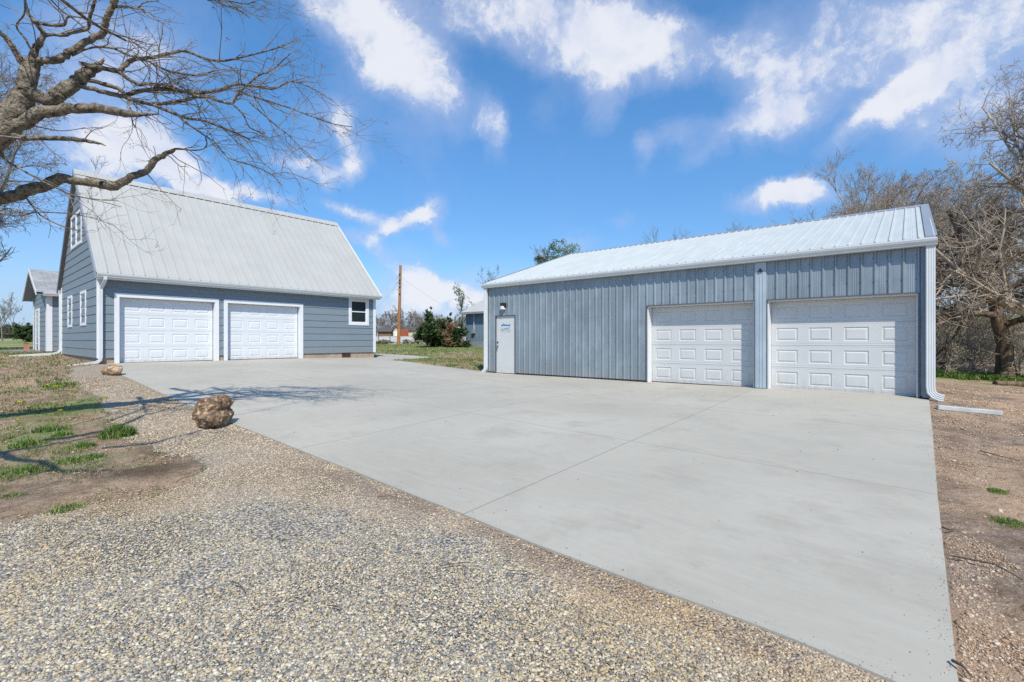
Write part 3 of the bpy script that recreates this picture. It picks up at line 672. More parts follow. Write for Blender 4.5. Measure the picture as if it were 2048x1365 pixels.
def wall_core(mb, axis, y0, y1, a0, a1, z0, z1, opens):
    """solid wall behind the cladding, pierced by openings"""
    xs = sorted({a0, a1} | {v for o in opens for v in o[:2]}); zs = sorted({z0, z1} | {v for o in opens for v in o[2:4] if z0 < v < z1})
    for i in range(len(xs) - 1):
        for j in range(len(zs) - 1):
            xm, zm = (xs[i] + xs[i + 1]) / 2, (zs[j] + zs[j + 1]) / 2
            if any(o[0] < xm < o[1] and o[2] < zm < o[3] for o in opens): continue
            if axis == 'x': mb.box(xs[i], xs[i + 1], y0, y1, zs[j], zs[j + 1])
            else: mb.box(y0, y1, xs[i], xs[i + 1], zs[j], zs[j + 1])
def rib_profile(a0, a1, phase, pitch, hr, minors, wr=.030):
    pts = []
    k0 = int(math.floor((a0 - phase) / pitch)) - 1; k1 = int(math.ceil((a1 - phase) / pitch)) + 1
    for k in range(k0, k1):
        c = phase + k * pitch
        pts += [(c - wr, 0), (c - wr * .3, hr), (c + wr * .3, hr), (c + wr, 0)]
        for m in minors: pts += [(c + pitch * m - .010, 0), (c + pitch * m, .004), (c + pitch * m + .010, 0)]
    pts = sorted(pts); A = np.array([p[0] for p in pts]); Hh = np.array([p[1] for p in pts])
    def h(a): return float(np.interp(a, A, Hh))
    out = [(a0, h(a0))] + [p for p in pts if a0 + 1e-4 < p[0] < a1 - 1e-4] + [(a1, h(a1))]
    return out, h
def ribbed_wall(mb, axis, plane, sign, a0, a1, zbot, ztop, opens, phase, pitch, hr=.030, minors=(.36, .5, .64)):
    pr, h = rib_profile(a0, a1, phase, pitch, hr, minors, .036)
    br = sorted({p[0] for p in pr} | {v for o in opens for v in o[:2] if a0 < v < a1})
    def P(a, z): return (a, plane + sign * (h(a) + .003), z) if axis == 'x' else (plane + sign * (h(a) + .003), a, z)
    for l, r in zip(br[:-1], br[1:]):
        if r - l < 1e-5: continue
        m = (l + r) / 2; zb = zbot
        for o in opens:
            if o[0] < m < o[1]: zb = o[3]
        mb.quad(P(l, zb), P(r, zb), P(r, ztop(r)), P(l, ztop(l)))
def ribbed_roof(mb, axis, a0, a1, p0, p1, phase, pitch, hr, minors, flip=False, wr=.03):
    """sheet spanning a0..a1 along an axis; p0=(other,z) at the eave, p1 at the ridge"""
    pr, h = rib_profile(a0, a1, phase, pitch, hr, minors, wr)
    s = np.array(p1) - np.array(p0); n = np.array([-s[1], s[0]]) / np.linalg.norm(s); n = n if n[1] > 0 else -n
    def P(a, q, hh):
        o = q[0] + n[0] * hh; z = q[1] + n[1] * hh; return (a, o, z) if axis == 'x' else (o, a, z)
    for (l, hl), (r, hh) in zip(pr[:-1], pr[1:]):
        mb.quad(P(l, p0, hl), P(r, p0, hh), P(r, p1, hh), P(l, p1, hl))
        mb.quad(P(l, p0, hl), P(r, p0, hh), P(r, p0, -.02), P(l, p0, -.02))
    mb.quad(P(a0, p0, -.02), P(a1, p0, -.02), P(a1, p1, -.02), P(a0, p1, -.02))
def sectional_door(mb, axis, plane, sign, a0, a1, z0, z1, rows=4, cols=4):
    """raised panel overhead door; outer face at plane, looking towards sign"""
    def P(a, z, off): return (a, plane + sign * off, z) if axis == 'x' else (plane + sign * off, a, z)
    def rect(l, r, b, t, o1, l2, r2, b2, t2, o2):
        A = [(l, b), (r, b), (r, t), (l, t)]; B = [(l2, b2), (r2, b2), (r2, t2), (l2, t2)]
        for i in range(4):
            j = (i + 1) % 4; mb.quad(P(*A[i], o1), P(*A[j], o1), P(*B[j], o2), P(*B[i], o2))
    hs = (z1 - z0) / rows; ws = (a1 - a0) / cols
    for i in range(rows):
        b = z0 + i * hs; t = b + hs
        # stepped grooves where the sections meet
        lv = [(b, -.012), (b + .006, 0), (b + .040, 0), (b + .046, -.005), (b + .052, 0)]
        uv = [(t - .045, 0), (t - .039, -.005), (t - .033, 0), (t - .006, 0), (t, -.012)]
        pz = lv[-1][0], uv[0][0]
        for seq in (lv, uv):
            for (za, oa), (zc, oc) in zip(seq[:-1], seq[1:]): mb.quad(P(a0, za, oa), P(a1, za, oa), P(a1, zc, oc), P(a0, zc, oc))
        for j in range(cols):
            l = a0 + j * ws; r = l + ws; il, ir = l + ws * .17, r - ws * .17; ib, it = b + hs * .205, t - hs * .205
            rect(l, r, pz[0], pz[1], 0, il, ir, ib, it, 0)
            rect(il, ir, ib, it, 0, il + .012, ir - .012, ib + .012, it - .012, -.013)
            rect(il + .012, ir - .012, ib + .012, it - .012, -.013, il + .024, ir - .024, ib + .024, it - .024, -.013)
            rect(il + .024, ir - .024, ib + .024, it - .024, -.013, il + .055, ir - .055, ib + .055, it - .055, -.001)
            mb.quad(P(il + .055, ib + .055, -.001), P(ir - .055, ib + .055, -.001), P(ir - .055, it - .055, -.001), P(il + .055, it - .055, -.001))
    # body behind
    q = [P(a0, z0, -.05), P(a1, z0, -.05), P(a1, z1, -.05), P(a0, z1, -.05)]; mb.quad(*q[::-1])
    for s_, e_ in (((a0, z0), (a0, z1)), ((a1, z1), (a1, z0)), ((a0, z1), (a1, z1)), ((a1, z0), (a0, z0))):
        mb.quad(P(*s_, -.002), P(*e_, -.002), P(*e_, -.05), P(*s_, -.05))
def window(parent, axis, plane, sign, a0, a1, z0, z1, tr=.11, label=None, sill=False):
    """trimmed double-hung window; a0..z1 is the outside of the trim"""
    def B(mb, l, r, b, t, o0, o1):
        y0, y1 = sorted((plane + sign * o0, plane + sign * o1))
        mb.box(l, r, y0, y1, b, t) if axis == 'x' else mb.box(y0, y1, l, r, b, t)
    w = MB(); t = tr
    B(w, a0, a1, z1 - t, z1, -.02, .035); B(w, a0, a1, z0, z0 + t, -.02, .035)
    B(w, a0, a0 + t, z0 + t, z1 - t, -.02, .033); B(w, a1 - t, a1, z0 + t, z1 - t, -.02, .033)
    o = build('window', w, M['white'], parent, bevel=.003)
    if label: o['label'] = label
    f = MB(); l, r, b, u = a0 + t, a1 - t, z0 + t, z1 - t; m = (b + u) / 2; s = .035
    B(f, l, l + s, b, u, -.04, .012); B(f, r - s, r, b, u, -.04, .012); B(f, l + s, r - s, b, b + s, -.04, .010); B(f, l + s, r - s, u - s, u, -.04, .010)
    B(f, l + s, r - s, m - .022, m + .022, -.04, .012)
    build('sash', f, M['white'], o)
    g = MB(); B(g, l + s, r - s, b + s, m - .022, -.030, -.022); B(g, l + s, r - s, m + .022, u - s, -.022, -.014); build('pane', g, M['glass'], o)
    return o
def gutter(mb, axis, a0, a1, o, z, sign, w=.125, h=.13):
    """K-style gutter; o is its back, it sticks out towards sign"""
    pr = [(0, 0), (w * .98, 0), (w, -h * .12), (w * .90, -h * .45), (w * .66, -h * .85), (w * .62, -h), (0, -h)]
    if axis == 'x': mb.prism([(a0, o + sign * u, z + v) for u, v in pr], (a0, 0, 0), (a1, 0, 0))
    else: mb.prism([(o + sign * u, a0, z + v) for u, v in pr], (0, a0, 0), (0, a1, 0))

# ------------------------------------------------------------------ left garage
def make_garage():
    X0, X1, Y0, Y1 = 3.0, 13.05, 19.53, 26.93; zs = .631; zg = .445; Yr = (Y0 + Y1) / 2
    ze = 3.30; zr = 7.38; sl = (zr - ze) / (Yr - (Y0 - .33))
    t = empty('garage', (8, Yr, zg - .1), 'blue grey lap sided garage with steep pale metal roof and two white doors', 'garage')
    d1 = (3.52, 6.26); d2 = (6.68, 9.42); dz0 = .447; dz1 = dz0 + 2.14
    op = [(d1[0], d1[1], 0, dz1), (d2[0], d2[1], 0, dz1)]
    so = [(a - .13, b + .13, 0, dz1 + .13) for a, b, _, _ in op] + [(11.68, 12.68, 1.90, 3.11)]
    top = ze + .06
    zf = lambda y: ze + (y - (Y0 - .33)) * sl if y < Yr else zr - (y - Yr) * sl
    w = MB(); wall_core(w, 'x', Y0 + .002, Y0 + .14, X0, X1, zs, top, [(o[0], o[1], 0, o[3]) for o in op] + [(11.8, 12.56, 2.02, 3.0)])
    lap_siding(w, 'x', Y0, -1, X0, X1, zs, top, so)
    lim = lambda z: (max(Y0, Y0 - .33 + (z - ze + .10) / sl), min(Y1, Y1 + .33 - (z - ze + .10) / sl))
    for pl, sg in ((X0, -1), (X1, 1)):
        lap_siding(w, 'y', pl, sg, Y0, Y1, zs, zr - .12, [], lim=lim)
        w.poly([(pl - sg * .01, Y0, zs), (pl - sg * .01, Y1, zs), (pl - sg * .01, Y1, ze), (pl - sg * .01, Yr, zr - .15), (pl - sg * .01, Y0, ze)])
    lap_siding(w, 'x', Y1, 1, X0, X1, zs, top, [])
    w.quad((X0, Y1 - .01, zs), (X1, Y1 - .01, zs), (X1, Y1 - .01, top), (X0, Y1 - .01, top))
    build('wall', w, M['siding'], t)
    f = MB(); f.box(X0 + .03, d1[0] - .13, Y0 + .03, Y0 + .2, zg - .35, zs + .01); f.box(d1[1] + .13, d2[0] - .13, Y0 + .03, Y0 + .2, zg - .35, zs + .01)
    f.box(d2[1] + .13, X1 - .03, Y0 + .03, Y0 + .2, zg - .35, zs + .01); f.box(X0 + .05, X0 + .2, Y0 + .2, Y1 - .03, zg - .35, zs + .01)
    f.box(X1 - .2, X1 - .05, Y0 + .2, Y1 - .03, zg - .35, zs + .01); f.box(X0 + .2, X1 - .2, Y1 - .2, Y1 - .03, zg - .35, zs + .01)
    fo = build('foundation', f, M['found'], t)
    v = MB(); v.box(11.35, 11.77, Y0 + .018, Y0 + .028, zg - .02, zs - .01)
    for k in range(4): v.box(11.37, 11.75, Y0 + .006, Y0 + .018, zg + .01 + k * .042, zg + .028 + k * .042)
    build('vent', v, M['rust'], fo)
    for x, y in ((X0, Y0), (X1, Y0), (X0, Y1), (X1, Y1)):
        c = MB(); sx = -1 if x == X0 else 1; sy = -1 if y == Y0 else 1
        a, b = sorted((x + sx * .028, x - sx * .11)); e, g = sorted((y + sy * .028, y - sy * .001)); c.box(a, b, e, g, zs - .01, top)
        a, b = sorted((x + sx * .028, x - sx * .001)); e, g = sorted((y - sy * .001, y - sy * .10)); c.box(a, b, e, g, zs - .01, ze - .02)
        build('corner_trim', c, M['white'], t, bevel=.003)
    for (a, b) in (d1, d2):
        m = MB(); sectional_door(m, 'x', Y0 + .17, -1, a + .02, b - .02, dz0 + .01, dz1 - .01)
        o = build('garage_door', m, M['door'], t)
        fr = MB(); z0 = dz0 - .02
        fr.box(a - .13, a, Y0 - .035, Y0 + .002, z0, dz1); fr.box(b, b + .13, Y0 - .035, Y0 + .002, z0, dz1); fr.box(a - .13, b + .13, Y0 - .035, Y0 + .002, dz1, dz1 + .13)
        fr.box(a - .02, a + .006, Y0 + .003, Y0 + .165, z0, dz1); fr.box(b - .006, b + .02, Y0 + .003, Y0 + .165, z0, dz1); fr.box(a + .006, b - .006, Y0 + .003, Y0 + .165, dz1 - .006, dz1 + .02)
        build('door_frame', fr, M['white'], o, bevel=.003)
        s = MB(); s.box(a, b, Y0 + .15, Y0 + .21, dz0 - .05, dz0 + .012); build('rubber_seal', s, M['black'], o)
    window(t, 'x', Y0, -1, 11.66, 12.70, 1.88, 3.13, .125, 'front window with white trim beside the right corner')
    window(t, 'y', X0, -1, 21.48, 22.52, 1.70, 2.91, .10); window(t, 'y', X0, -1, 24.30, 25.30, 1.69, 2.90, .10)
    window(t, 'y', X0, -1, 22.30, 23.40, 4.62, 5.85, .10, 'upstairs gable window'); window(t, 'y', X0, -1, 23.40, 24.52, 4.62, 5.85, .10, 'upstairs gable window')
    i = MB(); i.box(11.95, 12.30, Y0 + .9, Y0 + .92, 1.95, 3.0); build('curtain', i, M['interior'], t)
    r = MB(); ya, yb = Y0 - .33, Y1 + .33; xa, xb = X0 - .10, X1 + .10
    ribbed_roof(r, 'x', xa, xb, (ya, ze), (Yr, zr), 3.174, .3165, .040, (.33, .67), wr=.020)
    ribbed_roof(r, 'x', xa, xb, (yb, ze), (Yr, zr), 3.174, .3165, .040, (.33, .67), wr=.020)
    ro = build('roof', r, M['roof'], t)
    cap = MB(); q = .22; dz = q * sl; e = .030
    cap.poly([(xa - .01, Yr - q, zr - dz + e), (xb + .01, Yr - q, zr - dz + e), (xb + .01, Yr, zr + e + .012), (xa - .01, Yr, zr + e + .012)])
    cap.poly([(xa - .01, Yr, zr + e + .012), (xb + .01, Yr, zr + e + .012), (xb + .01, Yr + q, zr - dz + e), (xa - .01, Yr + q, zr - dz + e)])
    build('ridge_cap', cap, M['roof'], ro)
    cl = MB(); n = int((xb - xa) / .3165)
    for k in range(n + 1):
        x = 3.174 + k * .3165
        if x + .28 < xb: cl.box(x + .03, x + .286, Yr - q - .012, Yr - q + .002, zr - dz - .022, zr - dz + .022)
    build('ridge_closure', cl, M['dark'], ro)
    for x, sg in ((xa, -1), (xb, 1)):
        k = MB(); a, b = sorted((x, x + sg * .035)); 
        for y0, y1, z0, z1 in ((ya, Yr, ze, zr), (yb, Yr, ze, zr)):
            k.prism([(a, y0, z0 - .16), (a, y0, z0 + .03), (a, y1, z1 + .03), (a, y1, z1 - .17)], (a, 0, 0), (b, 0, 0))
        build('rake_trim', k, M['white'] if sg > 0 else M['rake'], ro)
    s = MB(); s.box(xa + .02, xb - .02, ya + .07, Y0 + .001, ze - .135, ze - .11); s.box(xa + .02, xb - .02, ya + .045, ya + .07, ze - .20, ze - .03)
    build('fascia', s, M['white'], t)
    g = MB(); gutter(g, 'x', xa + .02, xb + .03, ya + .045, ze - .015, -1, .12, .125); go = build('gutter', g, M['gutter'], t, bevel=.004)
    dsp = MB(); x = 3.055
    dsp.sweep([(x + .06, ya - .02, ze - .13), (x + .06, ya - .02, ze - .20), (x + .055, ya + .05, ze - .27), (x + .02, Y0 - .12, ze - .42), (x, Y0 - .075, ze - .50), (x, Y0 - .075, zg + .22), (x - .02, Y0 - .075, zg + .12), (x - .10, Y0 - .08, zg + .06), (x - .22, Y0 - .085, zg + .03), (x - .78, Y0 - .11, zg - .055)], .085, .085, (0, 1, 0.001))
    build('downspout', dsp, M['gutter'], t, bevel=.006)
    d2_ = MB(); d2_.sweep([(X0 - .05, Y1 + .05, ze - .2), (X0 - .05, Y1 + .05, .80), (X0 - .10, Y1 + .04, .70), (X0 - .25, Y1 + .03, .64), (X0 - 1.5, Y1 - .15, .56)], .08, .08, (0, 1, .001))
    build('downspout', d2_, M['gutter'], t, bevel=.006)
make_garage()
def ext_left():
    a = at(38, 722, 18.2); b = at(102, 713.5, 18.9)
    a[2] = float(gz(a[0], a[1])[0]) + .05; b[2] = float(gz(b[0], b[1])[0]) + .05
    m = MB(); m.sweep([a, b], .10, .075); o = build('downspout_extension', m, M['gutter'], loc=tuple(a), bevel=.006)
    tag(o, 'white drain pipe length lying on soil left of the garage gable', 'drain pipe', 'loose white drain pipes on the ground')
ext_left()

# ------------------------------------------------------------------ small house behind the garage
def make_annex():
    X0, X1, Y0, Y1 = 3.45, 11.0, 36.3, 42.9; zb = .58; ze = 3.80; Yr = (Y0 + Y1) / 2; zr = 5.36; ov = .35; sl = (zr - ze) / (Yr - Y0 + ov)
    t = empty('house', (7, Yr, zb - .1), 'small blue grey gabled house half hidden behind the garage gable', 'house')
    w = MB(); lim = lambda z: (max(Y0, Y0 - ov + (z - ze + .1) / sl), min(Y1, Y1 + ov - (z - ze + .1) / sl))
    lap_siding(w, 'x', Y0, -1, X0, X1, zb, ze + .1, [], e=.28); lap_siding(w, 'y', X0, -1, Y0, Y1, zb, zr - .12, [(39.6, 41.6, 0, 3.1)], e=.28, lim=lim)
    lap_siding(w, 'y', X1, 1, Y0, Y1, zb, zr - .12, [], e=.28, lim=lim)
    for pl, s in ((X0, 1), (X1, -1)): w.poly([(pl + s * .01, Y0, zb), (pl + s * .01, Y1, zb), (pl + s * .01, Y1, ze), (pl + s * .01, Yr, zr - .15), (pl + s * .01, Y0, ze)])
    w.quad((X0, Y0 + .01, zb), (X1, Y0 + .01, zb), (X1, Y0 + .01, ze + .1), (X0, Y0 + .01, ze + .1)); w.quad((X0, Y1, zb), (X1, Y1, zb), (X1, Y1, ze), (X0, Y1, ze))
    build('wall', w, M['siding'], t)
    f = MB(); f.box(X0 + .04, X1 - .04, Y0 + .04, Y1 - .04, zb - .4, zb + .01); build('foundation', f, M['dark'], t)
    for y, sy in ((Y0, -1), (Y1, 1)):
        c = MB(); e, g = sorted((y + sy * .03, y - sy * .001)); c.box(X0 - .03, X0 + .20, e, g, zb, ze + .02); e, g = sorted((y - sy * .001, y - sy * .45)); c.box(X0 - .03, X0 + .001, e, g, zb, ze - .3)
        build('corner_trim', c, M['white'], t)
    d = MB(); d.box(X0 - .02, X0 + .04, 40.0, 41.2, zb + .1, 2.95); do = build('door', d, M['glass'], t)
    fr = MB(); fr.box(X0 - .05, X0 + .02, 39.6, 40.0, zb, 3.1); fr.box(X0 - .05, X0 + .02, 41.2, 41.6, zb, 3.1); fr.box(X0 - .05, X0 + .02, 40.0, 41.2, 2.95, 3.1)
    for k in range(5): fr.box(X0 - .035, X0 - .021, 40.0, 41.2, .95 + k * .4, 1.0 + k * .4)
    build('door_frame', fr, M['white'], do)
    st = MB(); st.box(X0 - 1.9, X0 - .02, 39.3, 41.8, zb - .25, zb + .0); build('step', st, M['greyconc'], t)
    r = MB(); xa, xb = X0 - .45, X1 + .2
    ribbed_roof(r, 'x', xa, xb, (Y0 - ov, ze), (Yr, zr), X0, .46, .03, (.5,), wr=.018); ribbed_roof(r, 'x', xa, xb, (Y1 + ov, ze), (Yr, zr), X0, .46, .03, (.5,), wr=.018)
    ro = build('roof', r, M['shadedroof'], t)
    k = MB()
    for y0 in (Y0 - ov, Y1 + ov): k.prism([(xa - .04, y0, ze - .17), (xa - .04, y0, ze + .03), (xa - .04, Yr, zr + .03), (xa - .04, Yr, zr - .18)], (0, 0, 0), (.04, 0, 0))
    build('rake_trim', k, M['gutter'], ro)
    so = MB()
    for y0 in (Y0 - ov, Y1 + ov): so.quad((xa, y0, ze - .13), (X0, y0, ze - .13), (X0, Yr, zr - .14), (xa, Yr, zr - .14))
    build('soffit', so, M['rake'], ro)
    g = MB(); gutter(g, 'x', xa + .25, xb, Y0 - ov + .03, ze - .01, -1, .14, .17); g.box(xa + .3, xb, Y0 - ov + .03, Y0, ze - .2, ze - .17); build('gutter', g, M['gutter'], t)
    b = MB(); p = at(53, 692, 29); z = Hs(p[0], p[1]); b.box(p[0] - .12, p[0] + .12, p[1] - .1, p[1] + .1, z - .05, z + .42); b.box(p[0] - .14, p[0] + .14, p[1] - .12, p[1] + .12, z + .42, z + .46)
    tag(build('brick_post', b, M['brick'], loc=(p[0], p[1], z)), 'short orange brick post beside the far house step', 'post')
make_annex()

# ------------------------------------------------------------------ right metal shop
def make_shop():
    XS, YR, YL = 12.76, -.30, 11.98; XB = 24.2; zf = 0.0; ze = 3.25; zr = 5.16; Xr = 18.46; sl = (zr - ze) / (Xr - 12.56)
    t = empty('metal_shop', (XS + 5.7, 5.8, -.1), 'galvanised ribbed metal shop with white roof, two overhead doors and a plain entry door', 'workshop')
    D1 = (2.933, 5.719); D2 = (-.133, 2.644); hd = 2.16; MD = (10.586, 11.515); hm = 2.075
    op = [(D2[0], D2[1], 0, hd), (D1[0], D1[1], 0, hd), (MD[0], MD[1], 0, hm)]
    zt = lambda y: ze - .04
    w = MB(); ribbed_wall(w, 'y', XS, -1, YR, YL, .05, zt, op, 2.912, .2347)
    gt = lambda x: ze - .06 + (x - 12.56) * sl if x < Xr else zr - .06 - (x - Xr) * sl
    for pl, sg in ((YL, 1), (YR, -1)): 
        ribbed_wall(w, 'x', pl, sg, XS, Xr, .05, gt, [], 12.9, .2347); ribbed_wall(w, 'x', pl, sg, Xr, XB, .05, gt, [], 12.9, .2347)
    ribbed_wall(w, 'y', XB, 1, YR, YL, .05, zt, [], 2.912, .2347)
    wall = build('wall', w, M['galv'], t)
    sc_ = MB(); 
    for z in (.42, 1.15, 1.9, 2.45, 2.95):
        y = 2.912 - 14 * .2347
        while y < YL:
            yy = y + .04
            if YR < yy < YL and not any(o[0] - .02 < yy < o[1] + .02 and z < o[3] for o in op): sc_.box(XS - .013, XS - .002, yy - .006, yy + .006, z - .006, z + .006)
            y += .2347
    build('screws', sc_, M['black'], wall)
    core = MB(); wall_core(core, 'y', XS + .004, XS + .10, YR + .01, YL - .01, .0, ze - .05, [(o[0], o[1], -1, o[3]) for o in op])
    build('wall_frame', core, M['dark'], t)
    b = MB(); ys = [YR, D2[0], D2[1], D1[0], D1[1], MD[0], MD[1], YL]
    for a, c in zip(ys[::2], ys[1::2]): b = MB(); b.box(XS - .004, XS + .12, a, c, -.12, .052); build('base_gap_shade', b, M['dark'], t)  # dark strips stand for the shade in the gap under the wall
    for y, s in ((YR, 1), (YL, -1)):
        tr = MB(); a, c = sorted((y - s * .03, y + s * .10)); tr.box(XS - .034, XS - .026, a, c, .03, ze - .06); a, c = sorted((y - s * .032, y - s * .026)); tr.box(XS - .03, XS + .1, a, c, .03, ze - .06)
        build('corner_trim', tr, M['rake'], t)
    for (a, c), n in ((D1, 'left'), (D2, 'right')):
        m = MB(); sectional_door(m, 'y', XS + .26, -1, a + .03, c - .03, .012, hd - .03)
        o = build('overhead_door', m, M['shopdoor'], t)
        j = MB(); j.box(XS + .01, XS + .25, c - .03, c - .001, -.02, hd); j.box(XS + .01, XS + .25, a + .001, a + .03, -.02, hd); j.box(XS + .01, XS + .25, a + .03, c - .03, hd - .03, hd - .001)
        build('door_frame', j, M['white'], o)
        k = MB(); k.box(XS - .036, XS + .01, a - .004, c + .004, hd - .002, hd + .022); k.box(XS - .034, XS + .01, c - .002, c + .022, 0.03, hd - .002); k.box(XS - .034, XS + .01, a - .022, a + .002, 0.03, hd - .002)
        build('edge_trim', k, M['darktrim'], o)
        s = MB(); s.box(XS + .24, XS + .30, a, c, -.04, .014); build('rubber_seal', s, M['black'], o)
    m = MB(); m.box(XS + .02, XS + .065, MD[0] + .02, MD[1] - .02, .02, hm - .02); md = build('entry_door', m, M['shopdoor'], t, bevel=.003)
    j = MB(); j.box(XS - .028, XS + .09, MD[0] - .004, MD[0] + .018, .0, hm + .01); j.box(XS - .028, XS + .09, MD[1] - .018, MD[1] + .004, .0, hm + .01); j.box(XS - .028, XS + .09, MD[0] + .018, MD[1] - .018, hm - .018, hm + .01)
    build('door_frame', j, M['darktrim'], md)
    h = MB(); h.cyl((XS + .02, MD[1] - .09, 1.12), (XS - .01, MD[1] - .09, 1.12), .028, .028, 12); h.cyl((XS + .02, MD[1] - .09, .98), (XS - .03, MD[1] - .09, .98), .02, .018, 12)
    h.cyl((XS - .03, MD[1] - .085, .98), (XS - .03, MD[1] - .12, .86), .010, .008, 8)
    build('door_handle', h, M['black'], md)
    # decal: a slim tapered tool with a knobbed end, slanted name, script line and small caps line
    def lay(name, size, y, z, shear, rot, matl, text):
        cu = bpy.data.curves.new(name, 'FONT'); cu.body = text; cu.size = size; cu.shear = shear; cu.align_x = 'CENTER'; cu.extrude = .0008
        tmp = bpy.data.objects.new('tmp', cu); me = bpy.data.meshes.new_from_object(tmp); bpy.data.objects.remove(tmp); bpy.data.curves.remove(cu)
        me.name = name; n = len(me.vertices); co = np.empty(n * 3, np.float32); me.vertices.foreach_get('co', co); co = co.reshape(-1, 3)
        u = co[:, 0] * math.cos(rot) - co[:, 1] * math.sin(rot); v_ = co[:, 0] * math.sin(rot) + co[:, 1] * math.cos(rot); og = origin_of(t)
        W_ = np.stack([np.full(n, XS + .0185) - co[:, 2], y - u, z + v_], 1) - og; me.vertices.foreach_set('co', W_.astype(np.float32).ravel()); me.update()
        link(name, me, matl, md)
    yc = 11.03
    lay('name_lettering', .125, yc + .06, 1.545, .55, .16, M['logo'], 'MORRIS'); lay('small_lettering', .052, yc + .02, 1.475, 0, 0, M['logo2'], 'AUTO & MARINE')
    lay('script_lettering', .06, yc - .13, 1.52, .6, -.05, M['logo2'], 'Service')
    g = MB(); X = XS + .0175
    g.prism([(X, yc + .10, 1.705), (X, yc + .10, 1.765), (X, yc - .16, 1.74), (X, yc - .16, 1.705)], (0, 0, 0), (.002, 0, 0)); g.prism([(X - .0005, yc - .15, 1.695), (X - .0005, yc - .15, 1.755), (X - .0005, yc - .185, 1.755), (X - .0005, yc - .185, 1.695)], (0, 0, 0), (.002, 0, 0))
    g.cyl((X - .001, yc + .20, 1.725), (X + .001, yc + .20, 1.725), .034, .034, 10); g.prism([(X - .0007, yc + .17, 1.705), (X - .0007, yc + .13, 1.81), (X - .0007, yc + .105, 1.80), (X - .0007, yc + .12, 1.705)], (0, 0, 0), (.002, 0, 0))
    build('emblem', g, M['logo'], md)
    l = MB(); l.box(XS - .17, XS - .005, 11.0, 11.16, 2.42, 2.52); l.prism([(XS - .005, 11.0, 2.42), (XS - .17, 11.0, 2.42), (XS - .10, 11.0, 2.34), (XS - .005, 11.0, 2.32)], (0, 0, 0), (0, .16, 0))
    lo = build('wall_lamp', l, M['black'], t, bevel=.006)
    g = MB(); g.box(XS - .165, XS - .03, 11.005, 11.155, 2.28, 2.415); build('lamp_lens', g, M['lens'], lo, bevel=.02)
    pc_ = MB(); pc_.box(XS - .042, XS - .002, D2[1] + .022, D1[0] - .022, .03, ze - .16)
    for k in range(3): y_ = D2[1] + .07 + k * .075; pc_.box(XS - .050, XS - .041, y_, y_ + .022, .03, ze - .17)
    build('post_cover', pc_, M['post'], t, bevel=.003)
    br = MB(); br.prism([(XS - .07, 2.83, 2.88), (XS - .07, 2.75, 2.88), (XS - .07, 2.79, 2.95)], (0, 0, 0), (.025, 0, 0)); br.box(XS - .075, XS - .045, 2.735, 2.845, 2.86, 2.88)
    build('bracket', br, M['black'], t)
    r = MB(); ya, yb = YR - .10, YL + .05
    ribbed_roof(r, 'y', ya, yb, (12.58, ze), (Xr, zr), 2.912, .2347, .032, (.38, .5, .62), wr=.026); ribbed_roof(r, 'y', ya, yb, (XB + .2, ze), (Xr, zr), 2.912, .2347, .020, (.5,), wr=.024)
    ro = build('roof', r, M['shoproof'], t)
    c = MB(); q = .16
    for s in (-1, 1): c.poly([(Xr + s * q, ya, zr - q * sl + .03), (Xr + s * q, yb, zr - q * sl + .03), (Xr, yb, zr + .045), (Xr, ya, zr + .045)])
    for s in (-1, 1): c.poly([(Xr + s * q, ya, zr - q * sl + .03), (Xr + s * q, yb, zr - q * sl + .03), (Xr + s * q, yb, zr - q * sl + .002), (Xr + s * q, ya, zr - q * sl + .002)])
    build('ridge_cap', c, M['rake'], ro)
    for y, s in ((ya, -1), (yb, 1)):
        k = MB(); a, e = sorted((y + s * .02, y - s * (.16 if s < 0 else .03)))
        k.prism([(12.60, a, ze + .005), (12.60, a, ze + .035), (Xr, a, zr + .04), (Xr, a, zr + .005)], (0, 0, 0), (0, e - a, 0))
        a, e = sorted((y + s * .022, y + s * .002)); k.prism([(12.60, a, ze - .14), (12.60, a, ze + .037), (Xr, a, zr + .042), (Xr, a, zr - .14)], (0, 0, 0), (0, e - a, 0))
        build('rake_trim', k, M['rake'], ro)
    g = MB(); gutter(g, 'y', ya - .02, yb + .02, 12.66, ze - .015, -1, .13, .135); g.box(12.66, XS - .03, ya, yb, ze - .15, ze - .125); build('gutter', g, M['gutter'], t, bevel=.004)
    for y, s, nm in ((YR - .02, -1, 'r'), (YL + .0, 1, 'l')):
        d = MB(); x = XS - .095
        low = Hs(x, y) if s < 0 else -.02
        if s < 0: pts = [(x, y, ze - .14), (x, y, .26), (x, y - .01, .16), (x - .005, y - .06, .09), (x - .01, y - .13, .055), (x - .012, y - .20, .045)]; wd = .145
        else: pts = [(x, y - .06, ze - .14), (x, y - .06, .22), (x, y - .05, .14), (x, y - .01, .07), (x, y + .06, .035), (x, y + .10, .03)]; wd = .13
        d.sweep(pts, .075, wd, (1, 0, .001)) if False else None
        # corrugated rectangular pipe, wide face towards the yard
        P = [np.array(p) for p in pts]; n = len(P); prof = []
        for k in range(9): prof.append(((k / 8 - .5) * wd, -.045 - (.006 if k % 2 else 0)))
        prof += [(wd / 2, .035), (-wd / 2, .035)]
        i0 = len(d.v)
        for k, p in enumerate(P):
            tt = P[min(k + 1, n - 1)] - P[max(k - 1, 0)]; tt /= np.linalg.norm(tt); u = np.array([1.0, 0, 0]); v = np.cross(tt, u); v /= np.linalg.norm(v)
            if v[1] < 0 and False: v = -v
            for a_, b_ in prof: d.v.append(tuple(p + v * a_ + u * b_))
        m_ = len(prof)
